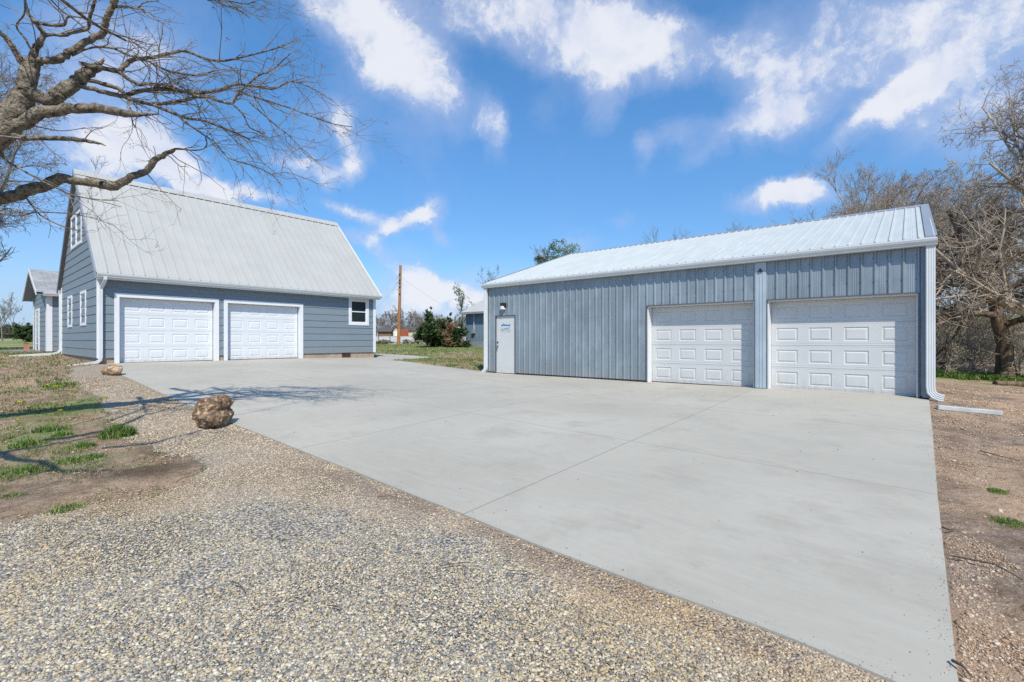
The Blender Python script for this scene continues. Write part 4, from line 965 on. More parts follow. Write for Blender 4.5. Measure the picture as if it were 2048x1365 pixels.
        for k in range(n - 1):
            for q_ in range(m_):
                r_ = (q_ + 1) % m_; d.f.append((i0 + k * m_ + q_, i0 + k * m_ + r_, i0 + (k + 1) * m_ + r_, i0 + (k + 1) * m_ + q_))
        build('downspout', d, M['gutter'], t)
make_shop()
def ext_right():
    a = gp(1874, 818); b = gp(2003, 830); a[2] += .03; b[2] += .03
    m = MB(); m.sweep([a, b], .11, .075); o = build('downspout_extension', m, M['pipe'], loc=tuple(a), bevel=.008)
    tag(o, 'white drain pipe length on dirt at the shop right corner', 'drain pipe', 'loose white drain pipes on the ground')
ext_right()

# ------------------------------------------------------------------ rocks
def rock(name, c, size, seed, matl, label, dz=.0, cuts=4, rotz=0.0, lobes=None, block=False):
    import bmesh
    bm = bmesh.new(); bmesh.ops.create_icosphere(bm, subdivisions=cuts + 1, radius=1.0)
    r = np.random.default_rng(seed); co = np.array([v.co for v in bm.verts])
    if lobes:
        rad = np.full(len(co), .2)
        for x_, y_, z_, q_ in lobes:
            c_ = np.array([x_, y_, z_]); b_ = co @ c_; disc = b_ ** 2 - (c_ @ c_ - q_ ** 2)
            rad = np.maximum(rad, np.where(disc > 0, b_ + np.sqrt(np.maximum(disc, 0)), .2))
        co *= rad[:, None]
    if block:
        p4 = (np.abs(co) ** 4).sum(1) ** .25; co /= p4[:, None]; co[:, :2] *= (1.0 - .22 * np.clip(co[:, 2:3] + .2, 0, 1)); co[:, 2] = np.minimum(co[:, 2], .82 + .10 * np.sin(co[:, 0] * 4))
        co[:, 0] -= .28 * np.exp(-((co[:, 2] + .55) / .35) ** 2) * (co[:, 0] < 0); co[:, :2] *= (1 - .16 * np.exp(-((co[:, 2:3] - .15) / .16) ** 2)); co *= .86
    dirs = r.normal(size=(7, 3)); dirs /= np.linalg.norm(dirs, axis=1)[:, None]; off = r.uniform(.62, .92, 7)
    for d, o in zip(dirs, off):
        s = co @ d; e = np.maximum(s - o, 0); co -= d[None] * e[:, None] * .8
    # lumps and pits
    for k, (n, amp, w) in enumerate(((14, .09, .4), (90, .06, .14), (420, .05, .055))):
        p = r.normal(size=(n, 3)); p /= np.linalg.norm(p, axis=1)[:, None]; sg = r.choice([-1, 1], n, p=[.6, .4])
        cn = co / np.linalg.norm(co, axis=1)[:, None]
        for q, s in zip(p, sg):
            dd = ((cn - q) ** 2).sum(1); co += cn * (s * amp * np.exp(-dd / w ** 2))[:, None]
    co *= np.array(size)[None] / 2
    ca, sa = math.cos(rotz), math.sin(rotz); x = co[:, 0] * ca - co[:, 1] * sa; y = co[:, 0] * sa + co[:, 1] * ca; co[:, 0] = x; co[:, 1] = y
    co[:, 2] -= co[:, 2].min() + .03
    for v, p in zip(bm.verts, co): v.co = p
    me = bpy.data.meshes.new(name); bm.to_mesh(me); bm.free()
    o = link(name, me, matl, None, tuple(c + np.array([0, 0, dz])), True); tag(o, label, 'rock'); return o
def rock_mat(m, lo, mid, hi):
    nt = m.node_tree; b = nt.nodes['Principled BSDF']; g = N(nt, 'ShaderNodeTexCoord').outputs['Object']
    c = mixc(nt, sstep(nt, noise(nt, g, 6, 6, .65), .38, .60), lo, mid); c = mixc(nt, sstep(nt, noise(nt, g, 9, 5, .6, .6), .52, .66), c, hi)
    c = mixc(nt, mth(nt, 'MULTIPLY', sstep(nt, noise(nt, g, 22, 4, .6), .54, .66), .6), c, tuple(x * .45 for x in lo)); nt.links.new(c, b.inputs['Base Color'])
rock_mat(M['rock'], (.12, .075, .050), (.30, .20, .125), (.58, .43, .28)); rock_mat(M['rock2'], (.25, .15, .09), (.45, .32, .20), (.60, .48, .34))
cr = gp(405, 858) + np.append((Fv * .22)[:2], 0); cr[2] = float(gz(cr[0], cr[1])[0])
rock('boulder', cr, (.62, .62, .60), 5, M['rock'], 'large pitted brown boulder at the driveway edge', rotz=R_(-50), cuts=5, block=True, dz=-.04)
cs = gp(211, 752) + np.append((Fv * .2)[:2], 0); cs[2] = float(gz(cs[0], cs[1])[0])
rock('boulder', cs, (.66, .42, .40), 8, M['rock2'], 'small flat tan rock below the garage downspout', rotz=R_(-50),
     lobes=((.25, .0, .05, .75), (-.45, .0, -.05, .55), (-.8, 0, -.35, .35), (.5, .1, .2, .6)))

# ------------------------------------------------------------------ trees
def tubes(polys_by, sides):
    """polys_by: list of (P (n,k,3), R (n,k)); returns V,F"""
    VV, FF, base = [], [], 0
    for P, Rr in polys_by:
        n, k, _ = P.shape
        T = np.empty_like(P); T[:, 1:-1] = P[:, 2:] - P[:, :-2]; T[:, 0] = P[:, 1] - P[:, 0]; T[:, -1] = P[:, -1] - P[:, -2]
        T /= np.linalg.norm(T, axis=2, keepdims=True) + 1e-9
        ref = np.array([.31, .17, .93]); U = np.cross(T, ref); U /= np.linalg.norm(U, axis=2, keepdims=True) + 1e-9; Wv = np.cross(T, U)
        a = np.arange(sides) * 2 * np.pi / sides
        V = P[:, :, None] + Rr[:, :, None, None] * (U[:, :, None] * np.cos(a)[None, None, :, None] + Wv[:, :, None] * np.sin(a)[None, None, :, None])
        idx = base + np.arange(n * k * sides).reshape(n, k, sides); j = np.roll(idx, -1, axis=2)
        F = np.stack([idx[:, :-1], j[:, :-1], j[:, 1:], idx[:, 1:]], -1).reshape(-1, 4)
        VV.append(V.reshape(-1, 3)); FF.append(F); base += n * k * sides
    return np.vstack(VV), np.vstack(FF)
def walk(r, S, D, Ln, Rd, k, wob, trop, tip):
    """grow polylines from S along D"""
    n = len(S); P = np.empty((n, k, 3)); P[:, 0] = S; D = D / (np.linalg.norm(D, axis=1, keepdims=True) + 1e-9); T = np.empty((n, k, 3)); T[:, 0] = D
    for i in range(1, k):
        D = D + r.normal(0, wob, (n, 3)) + np.array(trop)[None]; D /= np.linalg.norm(D, axis=1, keepdims=True)
        P[:, i] = P[:, i - 1] + D * (Ln / (k - 1))[:, None]; T[:, i] = D
    t = np.linspace(0, 1, k)[None]; Rr = Rd[:, None] * (1 - t * (1 - tip)); return P, Rr, T
def sprout(r, P, Rr, T, Ln, cnt, ang, ratio, t0=.25, rr=.6, minr=.003):
    n, k, _ = P.shape; c = r.poisson(cnt, n) if not np.isscalar(cnt) or cnt != int(cnt) else np.full(n, int(cnt)); i = np.repeat(np.arange(n), c)
    t = r.uniform(t0, 1, len(i)) * (k - 1); a = np.minimum(t.astype(int), k - 2); f = (t - a)[:, None]
    S = P[i, a] * (1 - f) + P[i, a + 1] * f; D = T[i, a]; R0 = Rr[i, a] * (1 - f[:, 0]) + Rr[i, a + 1] * f[:, 0]
    q = r.normal(size=(len(i), 3)); q -= D * (q * D).sum(1, keepdims=True); q /= np.linalg.norm(q, axis=1, keepdims=True)
    an = r.normal(ang, ang * .25, len(i))[:, None]; D = D * np.cos(an) + q * np.sin(an)
    L = Ln[i] * ratio * r.uniform(.6, 1.25, len(i)) * (1.15 - .5 * t / (k - 1)); return S, D, L, np.maximum(R0 * rr, minr)
def tree_mesh(seed, height, lean=(0, 0), trunk_r=.2, fork=.25, spec=None, spread=.65, up=.03, wob=.10, tipr=.004, rr=.62):
    """a bare tree: trunk, limbs, then finer and finer twigs. returns (V,F) of trunk+limbs and of twigs"""
    r = np.random.default_rng(seed); spec = spec or ((7, .62), (6, .5), (7, .45), (6, .45))
    D = np.array([[lean[0], lean[1], 1.0]]); P, Rr, T = walk(r, np.zeros((1, 3)), D, np.array([height * .8]), np.array([trunk_r]), 10, wob * .7, (0, 0, .02), .25)
    Rr[:, 0] *= 1.35; big = [(P, Rr)]; Ln = np.array([height * .8]); fine = []
    cur = (P, Rr, T, Ln); t0 = fork
    for lv, (cnt, ratio) in enumerate(spec):
        S, D, L, Rd = sprout(r, *cur[:3], cur[3], cnt, spread if lv < 2 else spread * 1.05, ratio, t0, rr, tipr)
        k = 7 if lv == 0 else (6 if lv == 1 else 4)
        P, Rr, T = walk(r, S, D, L, Rd, k, wob * (1 + .4 * lv), (0, 0, up * (1 if lv < 3 else .3)), .30)
        Rr = np.maximum(Rr, tipr); cur = (P, Rr, T, L); t0 = .2
        (big if lv < 2 else fine).append((P, Rr))
    return tubes(big[:1], 9), tubes(big[1:], 5), (tubes(fine, 3) if fine else None)
TREES = {}
def plant_tree(name, key, base, label, group, scale=1.0, rot=0.0, matl=None, twig=None, parts=('trunk', 'limbs', 'twigs'), cat='tree', **kw):
    """builds the meshes once per key, then reuses them"""
    t = empty(name, tuple(base), label, cat, group); t.rotation_euler = (0, 0, rot); t.scale = (scale,) * 3
    if key not in TREES:
        ms = []
        for pn, vf in zip(parts, tree_mesh(**kw)):
            if vf is None: continue
            o = arrays(pn, vf[0], vf[1], (twig if pn == 'twigs' and twig else matl), None, smooth=True); ms.append((pn, o.data)); col.objects.unlink(o); bpy.data.objects.remove(o)
        TREES[key] = ms
    for pn, me in TREES[key]:
        o = bpy.data.objects.new(pn, me); col.objects.link(o); o.parent = t
    return t
def gbase(px, d, dz=-.15):
    p = at(px, CYP, d); p[2] = Hs(p[0], p[1]) + dz; return p

# the big tree that leans in from the left: limbs traced, every limb at its own distance
def make_near_tree():
    r = np.random.default_rng(31)
    limbs = [ # (pixel x, y, width px, distance)
     [(-420, 560, 100, 5.6), (-300, 440, 88, 5.7), (-160, 350, 74, 5.8), (-60, 302, 62, 5.9), (-5, 262, 54, 6.0), (22, 234, 50, 6.05), (44, 203, 42, 6.1), (57, 182, 34, 6.15)],
     [(50, 190, 30, 6.15), (56, 158, 30, 6.2), (60, 130, 28, 6.25), (66, 120, 18, 6.3), (74, 95, 11, 6.3), (87, 70, 9, 6.3), (78, 55, 8, 6.25), (64, 38, 7, 6.2), (52, 18, 4, 6.1), (48, -12, 3, 6.0)],
     [(56, 135, 16, 6.2), (42, 122, 13, 6.1), (28, 98, 10, 5.95), (16, 82, 9, 5.85), (0, 66, 8, 5.7), (-30, 40, 6, 5.5), (-60, 10, 4, 5.3)],
     [(64, 128, 20, 6.25), (84, 122, 14, 6.3), (110, 121, 13, 6.4), (132, 111, 13, 6.5), (160, 90, 12, 6.6), (186, 77, 12, 6.7), (204, 66, 12, 6.7), (212, 42, 11, 6.6), (222, 20, 11, 6.5), (229, 0, 11, 6.4), (240, -40, 9, 6.2)],
     [(86, 72, 7, 6.3), (108, 70, 6, 6.4), (128, 71, 6, 6.5), (150, 64, 6, 6.6), (175, 58, 6, 6.7), (179, 36, 6, 6.6), (186, 14, 6, 6.5), (193, -12, 5, 6.4)],
     [(66, 40, 8, 6.2), (76, 46, 6, 6.1), (104, 51, 6, 6.0), (128, 50, 5, 5.9), (134, 36, 4, 5.9), (150, 34, 2.5, 5.9), (180, 38, 2, 5.9)],
     [(70, 114, 5, 6.2), (52, 80, 4, 6.0), (33, 53, 3.5, 5.9), (48, 30, 3, 5.8), (50, 4, 2.5, 5.7)],
     [(57, 184, 26, 6.15), (80, 195, 24, 6.2), (104, 201, 26, 6.3), (125, 186, 27, 6.4), (152, 163, 25, 6.5), (180, 144, 20, 6.6), (200, 129, 12, 6.65)],
     [(158, 172, 9, 6.5), (190, 180, 8, 6.7), (228, 189, 9, 6.9), (250, 192, 9, 7.0), (290, 180, 8, 7.1), (340, 180, 8, 7.2), (395, 186, 7, 7.3), (440, 181, 6.5, 7.4), (475, 169, 5, 7.5), (515, 174, 4.5, 7.5), (548, 178, 3.5, 7.6), (585, 163, 3, 7.7), (630, 180, 2.2, 7.8), (668, 203, 1.8, 7.9)],
     [(172, 160, 8, 6.6), (205, 168, 8, 6.7), (236, 177, 8, 6.8), (250, 190, 6, 6.9)],
     [(163, 127, 8, 6.4), (182, 133, 9, 6.5), (207, 137, 9, 6.6), (236, 143, 10, 6.8), (250, 130, 9, 6.9), (268, 120, 8, 7.0), (305, 115, 7, 7.2), (345, 106, 6, 7.4), (370, 103, 5, 7.5), (412, 118, 5, 7.6), (450, 122, 4, 7.7), (505, 110, 3, 7.8), (560, 95, 2, 7.9)],
     [(238, 145, 8, 6.8), (262, 161, 7, 6.9), (278, 170, 7, 6.9), (300, 168, 6, 7.0), (342, 174, 5.5, 7.1), (400, 196, 4, 7.2)],
     [(250, 195, 7, 6.9), (300, 208, 7, 7.0), (342, 205, 7, 7.1), (372, 200, 6, 7.2), (406, 193, 5.5, 7.3), (440, 203, 5, 7.3), (463, 207, 5, 7.4), (474, 192, 4.5, 7.4), (495, 170, 4, 7.5), (520, 150, 3, 7.6), (545, 140, 2.5, 7.7), (580, 108, 2, 7.8)],
     [(300, 208, 6, 7.0), (332, 221, 5.5, 7.0), (370, 236, 5, 7.1), (412, 243, 4.5, 7.2), (470, 266, 3.5, 7.3), (500, 280, 2.5, 7.4)],
     [(462, 207, 4, 7.4), (485, 228, 3, 7.4), (500, 256, 2.2, 7.5), (530, 268, 1.6, 7.6)],
     [(475, 183, 4.5, 7.5), (520, 198, 4, 7.6), (570, 213, 3, 7.7), (620, 232, 2.4, 7.8), (665, 248, 2, 7.9), (704, 254, 1.5, 8.0)],
     [(500, 206, 3, 7.5), (545, 245, 2.5, 7.5), (585, 278, 2, 7.6), (612, 310, 1.6, 7.7), (635, 322, 1.2, 7.8)],
     [(350, 225, 4, 7.0), (378, 250, 3.2, 7.0), (410, 272, 2.8, 7.1), (430, 285, 2.4, 7.1), (445, 305, 2.6, 7.2), (465, 320, 2.4, 7.2), (500, 330, 2, 7.3), (540, 348, 1.7, 7.4), (565, 372, 1.2, 7.5)],
     [(540, 349, 1.6, 7.4), (572, 345, 1.4, 7.5), (602, 354, 1, 7.6)], [(562, 345, 1.4, 7.5), (566, 330, 1.2, 7.5), (568, 318, 1.6, 7.5)],
     [(144, 112, 4, 6.6), (175, 98, 3.6, 6.6), (215, 94, 4, 6.7), (252, 109, 4, 6.8), (292, 121, 4.2, 6.9), (330, 140, 4, 7.0), (365, 148, 4, 7.1), (398, 150, 3, 7.1), (440, 140, 2.2, 7.2), (480, 142, 1.8, 7.3)],
     [(232, 14, 6, 6.5), (255, 14, 3.5, 6.6), (275, 18, 3.5, 6.7), (288, 20, 2.5, 6.7)], [(274, 17, 3, 6.7), (290, 5, 2.5, 6.7), (318, 2, 1.5, 6.8)], [(284, 20, 2.5, 6.7), (298, 34, 2, 6.8), (318, 43, 1.5, 6.8)],
     [(-30, 290, 38, 5.95), (20, 262, 26, 6.0), (52, 241, 24, 6.05), (85, 226, 23, 6.1), (130, 218, 21, 6.15), (180, 217, 19, 6.2), (230, 223, 16, 6.25), (270, 230, 12, 6.3), (284, 229, 7, 6.3), (316, 229, 2.5, 6.35)],
     [(20, 268, 14, 6.0), (50, 277, 9, 6.0), (90, 277, 9, 5.95), (140, 278, 9, 5.9), (180, 283, 7, 5.85), (206, 289, 3, 5.8)],
     [(-260, 500, 46, 5.6), (-160, 455, 34, 6.2), (-80, 425, 28, 6.6), (-20, 404, 25, 6.8), (35, 388, 23, 6.9), (82, 374, 22, 7.0), (122, 357, 20, 7.1), (146, 362, 15, 7.1), (190, 367, 17, 7.2), (228, 372, 17, 7.2), (262, 355, 14, 7.3), (290, 345, 13, 7.4), (305, 326, 12, 7.4), (326, 312, 10, 7.5), (344, 302, 7, 7.5), (356, 298, 4, 7.5), (385, 301, 2.6, 7.5), (405, 299, 2.4, 7.5), (414, 288, 2.4, 7.5), (410, 276, 2, 7.5)],
     [(1, 305, 8, 6.1), (10, 320, 4.5, 6.1), (40, 338, 4, 6.1), (67, 353, 3.8, 6.1), (105, 373, 3, 6.1), (150, 392, 2.8, 6.1), (202, 400, 1.8, 6.1), (232, 402, 1.5, 6.1)],
     [(170, 396, 1.6, 6.1), (205, 404, 1.4, 6.1), (242, 414, 1.2, 6.1)], [(-40, 415, 6, 6.3), (30, 432, 3.4, 6.2), (75, 425, 2.6, 6.2), (140, 428, 1.8, 6.2), (185, 436, 1.2, 6.2)],
     [(50, 393, 4, 6.9), (80, 430, 2.8, 6.8), (130, 455, 2, 6.8), (158, 462, 1.2, 6.8)], [(60, 250, 4, 6.1), (120, 262, 1.8, 6.1), (160, 258, 1.4, 6.2), (205, 255, 1, 6.2)],
     [(300, 330, 2, 7.4), (312, 318, 1.4, 7.4), (307, 292, 1, 7.4)], [(415, 0, 5, 6.8), (452, 0, 3, 6.8), (475, 18, 2.4, 6.9), (500, 36, 1.8, 7.0)], [(455, 2, 2, 6.8), (495, 8, 1.6, 6.9), (525, -4, 1.4, 7.0)], [(330, -60, 8, 6.6), (400, -15, 4, 6.7), (440, 2, 2.5, 6.8)],
     [(255, 200, 4, 6.9), (262, 225, 3.6, 6.8), (264, 240, 2.6, 6.8), (270, 256, 1.4, 6.8)],
    ]
    # limbs of the same crown left of the frame: their shadows cross the lawn
    off = [
           [(240, -40, 9, 6.0), (268, -140, 8, 5.5), (330, -220, 7, 5.1), (420, -270, 5, 4.9), (520, -300, 3, 4.8)], [(222, -60, 9, 5.9), (200, -200, 8, 5.2), (250, -330, 6, 4.8), (340, -420, 4, 4.6)],
           [(60, -130, 18, 5.8), (120, -260, 13, 5.0), (230, -380, 9, 4.6), (380, -480, 5, 4.4)], [(-60, -60, 20, 5.9), (20, -220, 14, 5.0), (100, -400, 8, 4.5)],
           [(330, -60, 8, 6.3), (430, -130, 6, 6.0), (540, -190, 4, 5.8), (640, -220, 2.5, 5.7)],
           ]
    base = at(-560, 700, 5.4); bz = Hs(base[0], base[1]); base[2] = bz - .2
    t = empty('oak_tree', tuple(base), 'large bare oak leaning in at the upper left with broken stubs over the driveway', 'tree')
    def to3(l):
        P = np.array([at(x, y, d) for x, y, w, d in l]); Rr = np.array([w * d / FPX / 2 for x, y, w, d in l])
        # smooth with Catmull-Rom
        k = 4; out = []; ro = []
        for i in range(len(P) - 1):
            p0, p1, p2, p3 = P[max(i - 1, 0)], P[i], P[i + 1], P[min(i + 2, len(P) - 1)]
            for j in range(k):
                s = j / k; out.append(.5 * ((2 * p1) + (-p0 + p2) * s + (2 * p0 - 5 * p1 + 4 * p2 - p3) * s * s + (-p0 + 3 * p1 - 3 * p2 + p3) * s ** 3)); ro.append(Rr[i] * (1 - s) + Rr[i + 1] * s)
        out.append(P[-1]); ro.append(Rr[-1]); out = np.array(out); ro = np.array(ro)
        ro = ro * (1 + .05 * r.normal(size=len(ro)) * (ro > .012)); out[1:-1] += r.normal(0, 1, (len(out) - 2, 3)) * np.minimum(ro[1:-1, None] * .12, .010); return out, ro
    limbs = [limbs[0]] + [[(x, y, w, 6.0 + (d - 6.0) * .5) for x, y, w, d in l] for l in limbs[1:]]
    LL = [to3(l) for l in limbs]; OO = [to3(l) for l in off]
    # limbs left of and above the frame, found from where their shadows lie on the lawn
    for pts, rad, hh in (([(0, 835), (70, 826), (130, 812), (205, 792)], .026, 2.3), ([(0, 880), (77, 862), (164, 843), (215, 832), (300, 800)], .03, 2.5), ([(91, 880), (141, 876), (204, 864), (248, 848), (293, 829), (352, 813), (440, 790), (490, 779)], .06, 2.7),
                         ([(-60, 890), (14, 909), (35, 916), (82, 921), (110, 937), (164, 941), (225, 939)], .07, 2.2), ([(110, 937), (40, 952), (5, 965)], .03, 2.2), ([(0, 902), (94, 890), (164, 878), (240, 866)], .045, 2.4), ([(206, 895), (305, 885), (380, 866), (450, 850)], .045, 2.8),
                         ([(277, 794), (288, 808), (291, 829)], .05, 2.7), ([(220, 842), (290, 815), (370, 792), (440, 770)], .03, 2.9), ([(430, 836), (500, 826), (590, 806), (640, 796)], .012, 3.2), ([(340, 822), (420, 806), (520, 790), (600, 776)], .014, 3.1)):
        P = np.array([gp(x, y) for x, y in pts]); P = P + np.array([-1.06, -1.3, 1.98]) * (hh + .12 * np.sin(np.arange(len(P)) * 1.7))[:, None]
        k = np.linspace(0, len(P) - 1, len(P) * 4); f = (k % 1)[:, None]; i = np.minimum(k.astype(int), len(P) - 2); f = (k - i)[:, None]
        Q = P[i] * (1 - f) + P[i + 1] * f; Q[1:-1] += r.normal(0, .012, (len(Q) - 2, 3)); OO.append((Q, np.linspace(rad, rad * .25, len(Q))))
    tp = [base, base + [.02, .05, .9], at(-500, 600, 5.45), at(-430, 540, 5.5), at(-360, 490, 5.6)]
    tr = np.array(tp); trr = np.array([.42, .34, .32, .30, .27])
    V, F = tubes([(tr[None], trr[None])], 16); arrays('trunk', V, F, M['bark'], t, smooth=True)
    V, F = tubes([(p[None], q[None]) for p, q in LL[:1]] + [(p[None], q[None]) for p, q in LL[1:] if q.max() > .02], 9)
    arrays('limbs', V, F, M['bark'], t, smooth=True)
    V, F = tubes([(p[None], q[None]) for p, q in LL[1:] if q.max() <= .02] + [(p[None], q[None]) for p, q in OO], 7); arrays('branches', V, F, M['bark'], t, smooth=True)
    # twigs
    fine = []; tips = []
    for p, q in LL + OO:
        m = q < .05; 
        if m.sum() < 4: continue
        seg = np.linalg.norm(np.diff(p, axis=0), axis=1).sum(); T = np.gradient(p, axis=0); T /= np.linalg.norm(T, axis=1, keepdims=True)
        rightish = p[:, :2] @ Rv[:2] / (p[:, :2] @ Fv[:2])
        n = int(seg * (10.5 if (q.mean() < .035 and rightish.mean() > -.85) else 3.2)); i = r.integers(int(len(p) * .18), len(p), n); i = i[q[i] < .05]
        if len(i) == 0: continue
        S = p[i]; D = T[i] * r.uniform(.7, 1.3, (len(i), 1)) + r.normal(0, .55, (len(i), 3)) + Rv[None] * .25 + np.array([0, 0, -.12])[None]
        L = r.uniform(.22, .95, len(i)); Rd = np.clip(q[i] * .6, .0042, .0085)
        P1, R1, T1 = walk(r, S, D, L, Rd, 7, .22, (0, 0, -.015), .35); fine.append((P1, R1))
        S, D, L2, Rd = sprout(r, P1, R1, T1, L, 2.6, .65, .55, .2, .7, .0026); P2, R2, T2 = walk(r, S, D, L2, Rd, 5, .22, (0, 0, .0), .4); fine.append((P2, R2)); tips.append(P2[:, -1])
        S, D, L3, Rd = sprout(r, P2, R2, T2, L2, 1.3, .65, .6, .2, .75, .0019); P3, R3, T3 = walk(r, S, D, L3, Rd, 4, .2, (0, 0, .0), .5); fine.append((P3, R3)); tips.append(P3[:, -1])
    V, F = tubes(fine, 3); arrays('twigs', V, F, M['twigbark'], t)
    tips = np.vstack(tips); tips = tips[r.random(len(tips)) < .10]
    # dry seed clusters at the twig tips
    n = 7; c = np.repeat(tips, n, 0) + r.normal(0, .012, (len(tips) * n, 3)); a = r.normal(size=(len(c), 3)); a /= np.linalg.norm(a, axis=1, keepdims=True); b = np.cross(a, r.normal(size=(len(c), 3))); b /= np.linalg.norm(b, axis=1, keepdims=True)
    s = r.uniform(.008, .022, (len(c), 1)); V = np.stack([c, c + a * s * 1.6 + b * s * .3, c + a * s * 1.6 - b * s * .3], 1).reshape(-1, 3)
    arrays('dry_buds', V, np.arange(len(V)).reshape(-1, 3), M['leaf'], t, colors=np.tile([[.24, .12, .06]], (len(V), 1)) * np.repeat(r.uniform(.6, 1.3, (len(c), 1)), 3, 0))
    # torn wood at the broken ends
    sp = MB()
    for (x, y, d, dx, dy, w) in ((200, 129, 6.64, 8, -9, 12), (163, 127, 6.38, -6, -4, 8), (284, 229, 6.3, 8, 1, 8), (206, 289, 5.8, 6, 3, 4)):
        a = at(x, y, d); e = at(x + dx, y + dy, d)
        for k in range(4):
            o = np.array(r.normal(0, 1, 3)) * w * d / FPX / 5; sp.cyl(a + o - (e - a) * .5, e + o * .6, w * d / FPX / 5, .002, 5)
    build('torn_wood', sp, M['splinter'], t)
make_near_tree()

# left tree behind the garage
def make_left_trees():
    b = gbase(-30, 31); plant_tree('bare_tree', 'L1', b, 'tall pale bare tree behind the oak, branches reaching to the garage roof', None, 1.22, .3, M['bark4'], None,
        seed=14, height=16.5, lean=(.02, -.02), trunk_r=.40, fork=.26, spec=((26, .50), (13, .5), (9, .48), (7, .5)), spread=.85, up=.02, tipr=.009, rr=.5)
    for i, (px, d, h, s, lab) in enumerate(((5, 95, 10.5, 3, 'thin bare sapling on the far left horizon, tallest of the two'), (27, 105, 8.5, 4, 'leaning bare sapling left of the far hedge, shorter of the two'))):
        plant_tree('bare_tree', 'S%d' % i, gbase(px, d), lab, 'bare saplings on the left horizon', 1, 0, M['bark4'], None, seed=40 + i, height=h, trunk_r=.12, lean=(.0, -.35 * i), fork=.1, spec=((9, .55), (6, .5), (4, .5)), spread=.5, tipr=.025)
make_left_trees()

def foliage_cloud(seed, lobes, n, leaf, cols):
    """leaf-sized faces in ragged clumps; lobes: (x,y,z,rx,ry,rz)"""
    r = np.random.default_rng(seed); lobes = np.array(lobes, float); vol = lobes[:, 3] * lobes[:, 4] * lobes[:, 5]; k = r.choice(len(lobes), n, p=vol ** .7 / (vol ** .7).sum())
    d = r.normal(size=(n, 3)); d /= np.linalg.norm(d, axis=1, keepdims=True); q = r.uniform(.35, 1, (n, 1)) ** .5
    # cluster: pull leaves to random sprays
    m = max(40, n // 26); sp = r.integers(0, m, n); sd = r.normal(size=(m, 3)); sd /= np.linalg.norm(sd, axis=1, keepdims=True); sk = r.choice(len(lobes), m, p=vol ** .7 / (vol ** .7).sum()); sr = r.uniform(.45, 1.08, (m, 1))
    c = lobes[sk[sp], :3] + sd[sp] * sr[sp] * lobes[sk[sp], 3:] + r.normal(0, 1, (n, 3)) * lobes[sk[sp], 3:] * np.array([.16, .16, .10])
    a = r.normal(size=(n, 3)) + sd[sp] * .8; a /= np.linalg.norm(a, axis=1, keepdims=True); b = np.cross(a, r.normal(size=(n, 3))); b /= np.linalg.norm(b, axis=1, keepdims=True)
    s = leaf * r.uniform(.6, 1.4, (n, 1)); V = np.stack([c - b * s * .35, c + b * s * .35, c + a * s], 1).reshape(-1, 3)
    cc = np.array(cols)[r.integers(0, len(cols), m)[sp]] * r.uniform(.75, 1.25, (n, 1)); return V, np.arange(3 * n).reshape(-1, 3), np.repeat(cc, 3, 0)
def shrub(name, px, d, w, h, seed, cols, label, group=None, n=5000, leaf=.09, cat='shrub', twigs=True, shape='cone', lift=0.0):
    b = gbase(px, d, -.05); t = empty(name, tuple(b), label, cat, group); r = np.random.default_rng(seed)
    L = []
    for k in range(11):
        f = r.uniform(.0, 1); z = h * (.12 + .82 * f) + lift; rad = w / 2 * ((1 - f * .72) if shape == 'cone' else math.sqrt(max(.15, 1 - (f * 1.3 - .45) ** 2))); a = r.uniform(0, 6.28)
        L.append((math.cos(a) * rad * .55, math.sin(a) * rad * .55, z, rad * .5, rad * .5, h * .16))
    V, F, C = foliage_cloud(seed, L, n, leaf, cols); V = V + b; arrays('foliage', V, F, M['leaf'], t, colors=C)
    P, Rr, T = walk(r, np.zeros((6, 3)) + r.normal(0, w * .03, (6, 3)) * [1, 1, 0], np.c_[r.normal(0, .25, (6, 2)), np.ones(6)], np.full(6, h * .85), np.full(6, .02 + h * .012), 6, .1, (0, 0, .05), .2)
    S, D, Ln, Rd = sprout(r, P, Rr, T, np.full(6, h * .8), 9, .8, .5, .1, .5, .008); P2, R2, _ = walk(r, S, D, Ln, Rd, 5, .15, (0, 0, .02), .3)
    V, F = tubes([(P, Rr), (P2, R2)], 5); arrays('stems', V + b, F, M['bark3'], t); return t
CED = [(.045, .085, .03), (.065, .11, .04), (.09, .13, .05), (.03, .06, .022), (.12, .15, .06)]
BRN = [(.30, .16, .08), (.38, .21, .11), (.24, .13, .08), (.33, .25, .16)]
shrub('cedar', 857, 39, 3.0, 3.2, 2, CED, 'large dark green cedar right of the wooden pole', None, 9000, .15, 'cedar')
shrub('cedar', 882, 40, 2.4, 2.7, 3, CED + [(.16, .14, .06)], 'olive green cedar touching the large dark cedar on its right', None, 5500, .15, 'cedar')
shrub('dead_shrub', 904, 38.5, 2.2, 1.9, 4, BRN, 'orange brown dead shrub between the cedars and the blue shed', None, 4500, .12)
shrub('cedar', 897, 44, 1.8, 3.0, 13, CED, 'small cedar tip behind the orange brown shrub', None, 2500, .14, 'cedar')
shrub('green_bush', 922, 38, 1.7, 1.7, 6, [(.04, .08, .02), (.06, .11, .03), (.03, .06, .02)], 'dense green bush against the blue shed corner', None, 4500, .10, shape='ball')
shrub('cedar', 56, 88, 4.4, 3.3, 7, CED, 'round dark cedar on the left horizon beside the small house', None, 5000, .3, 'cedar', shape='ball')

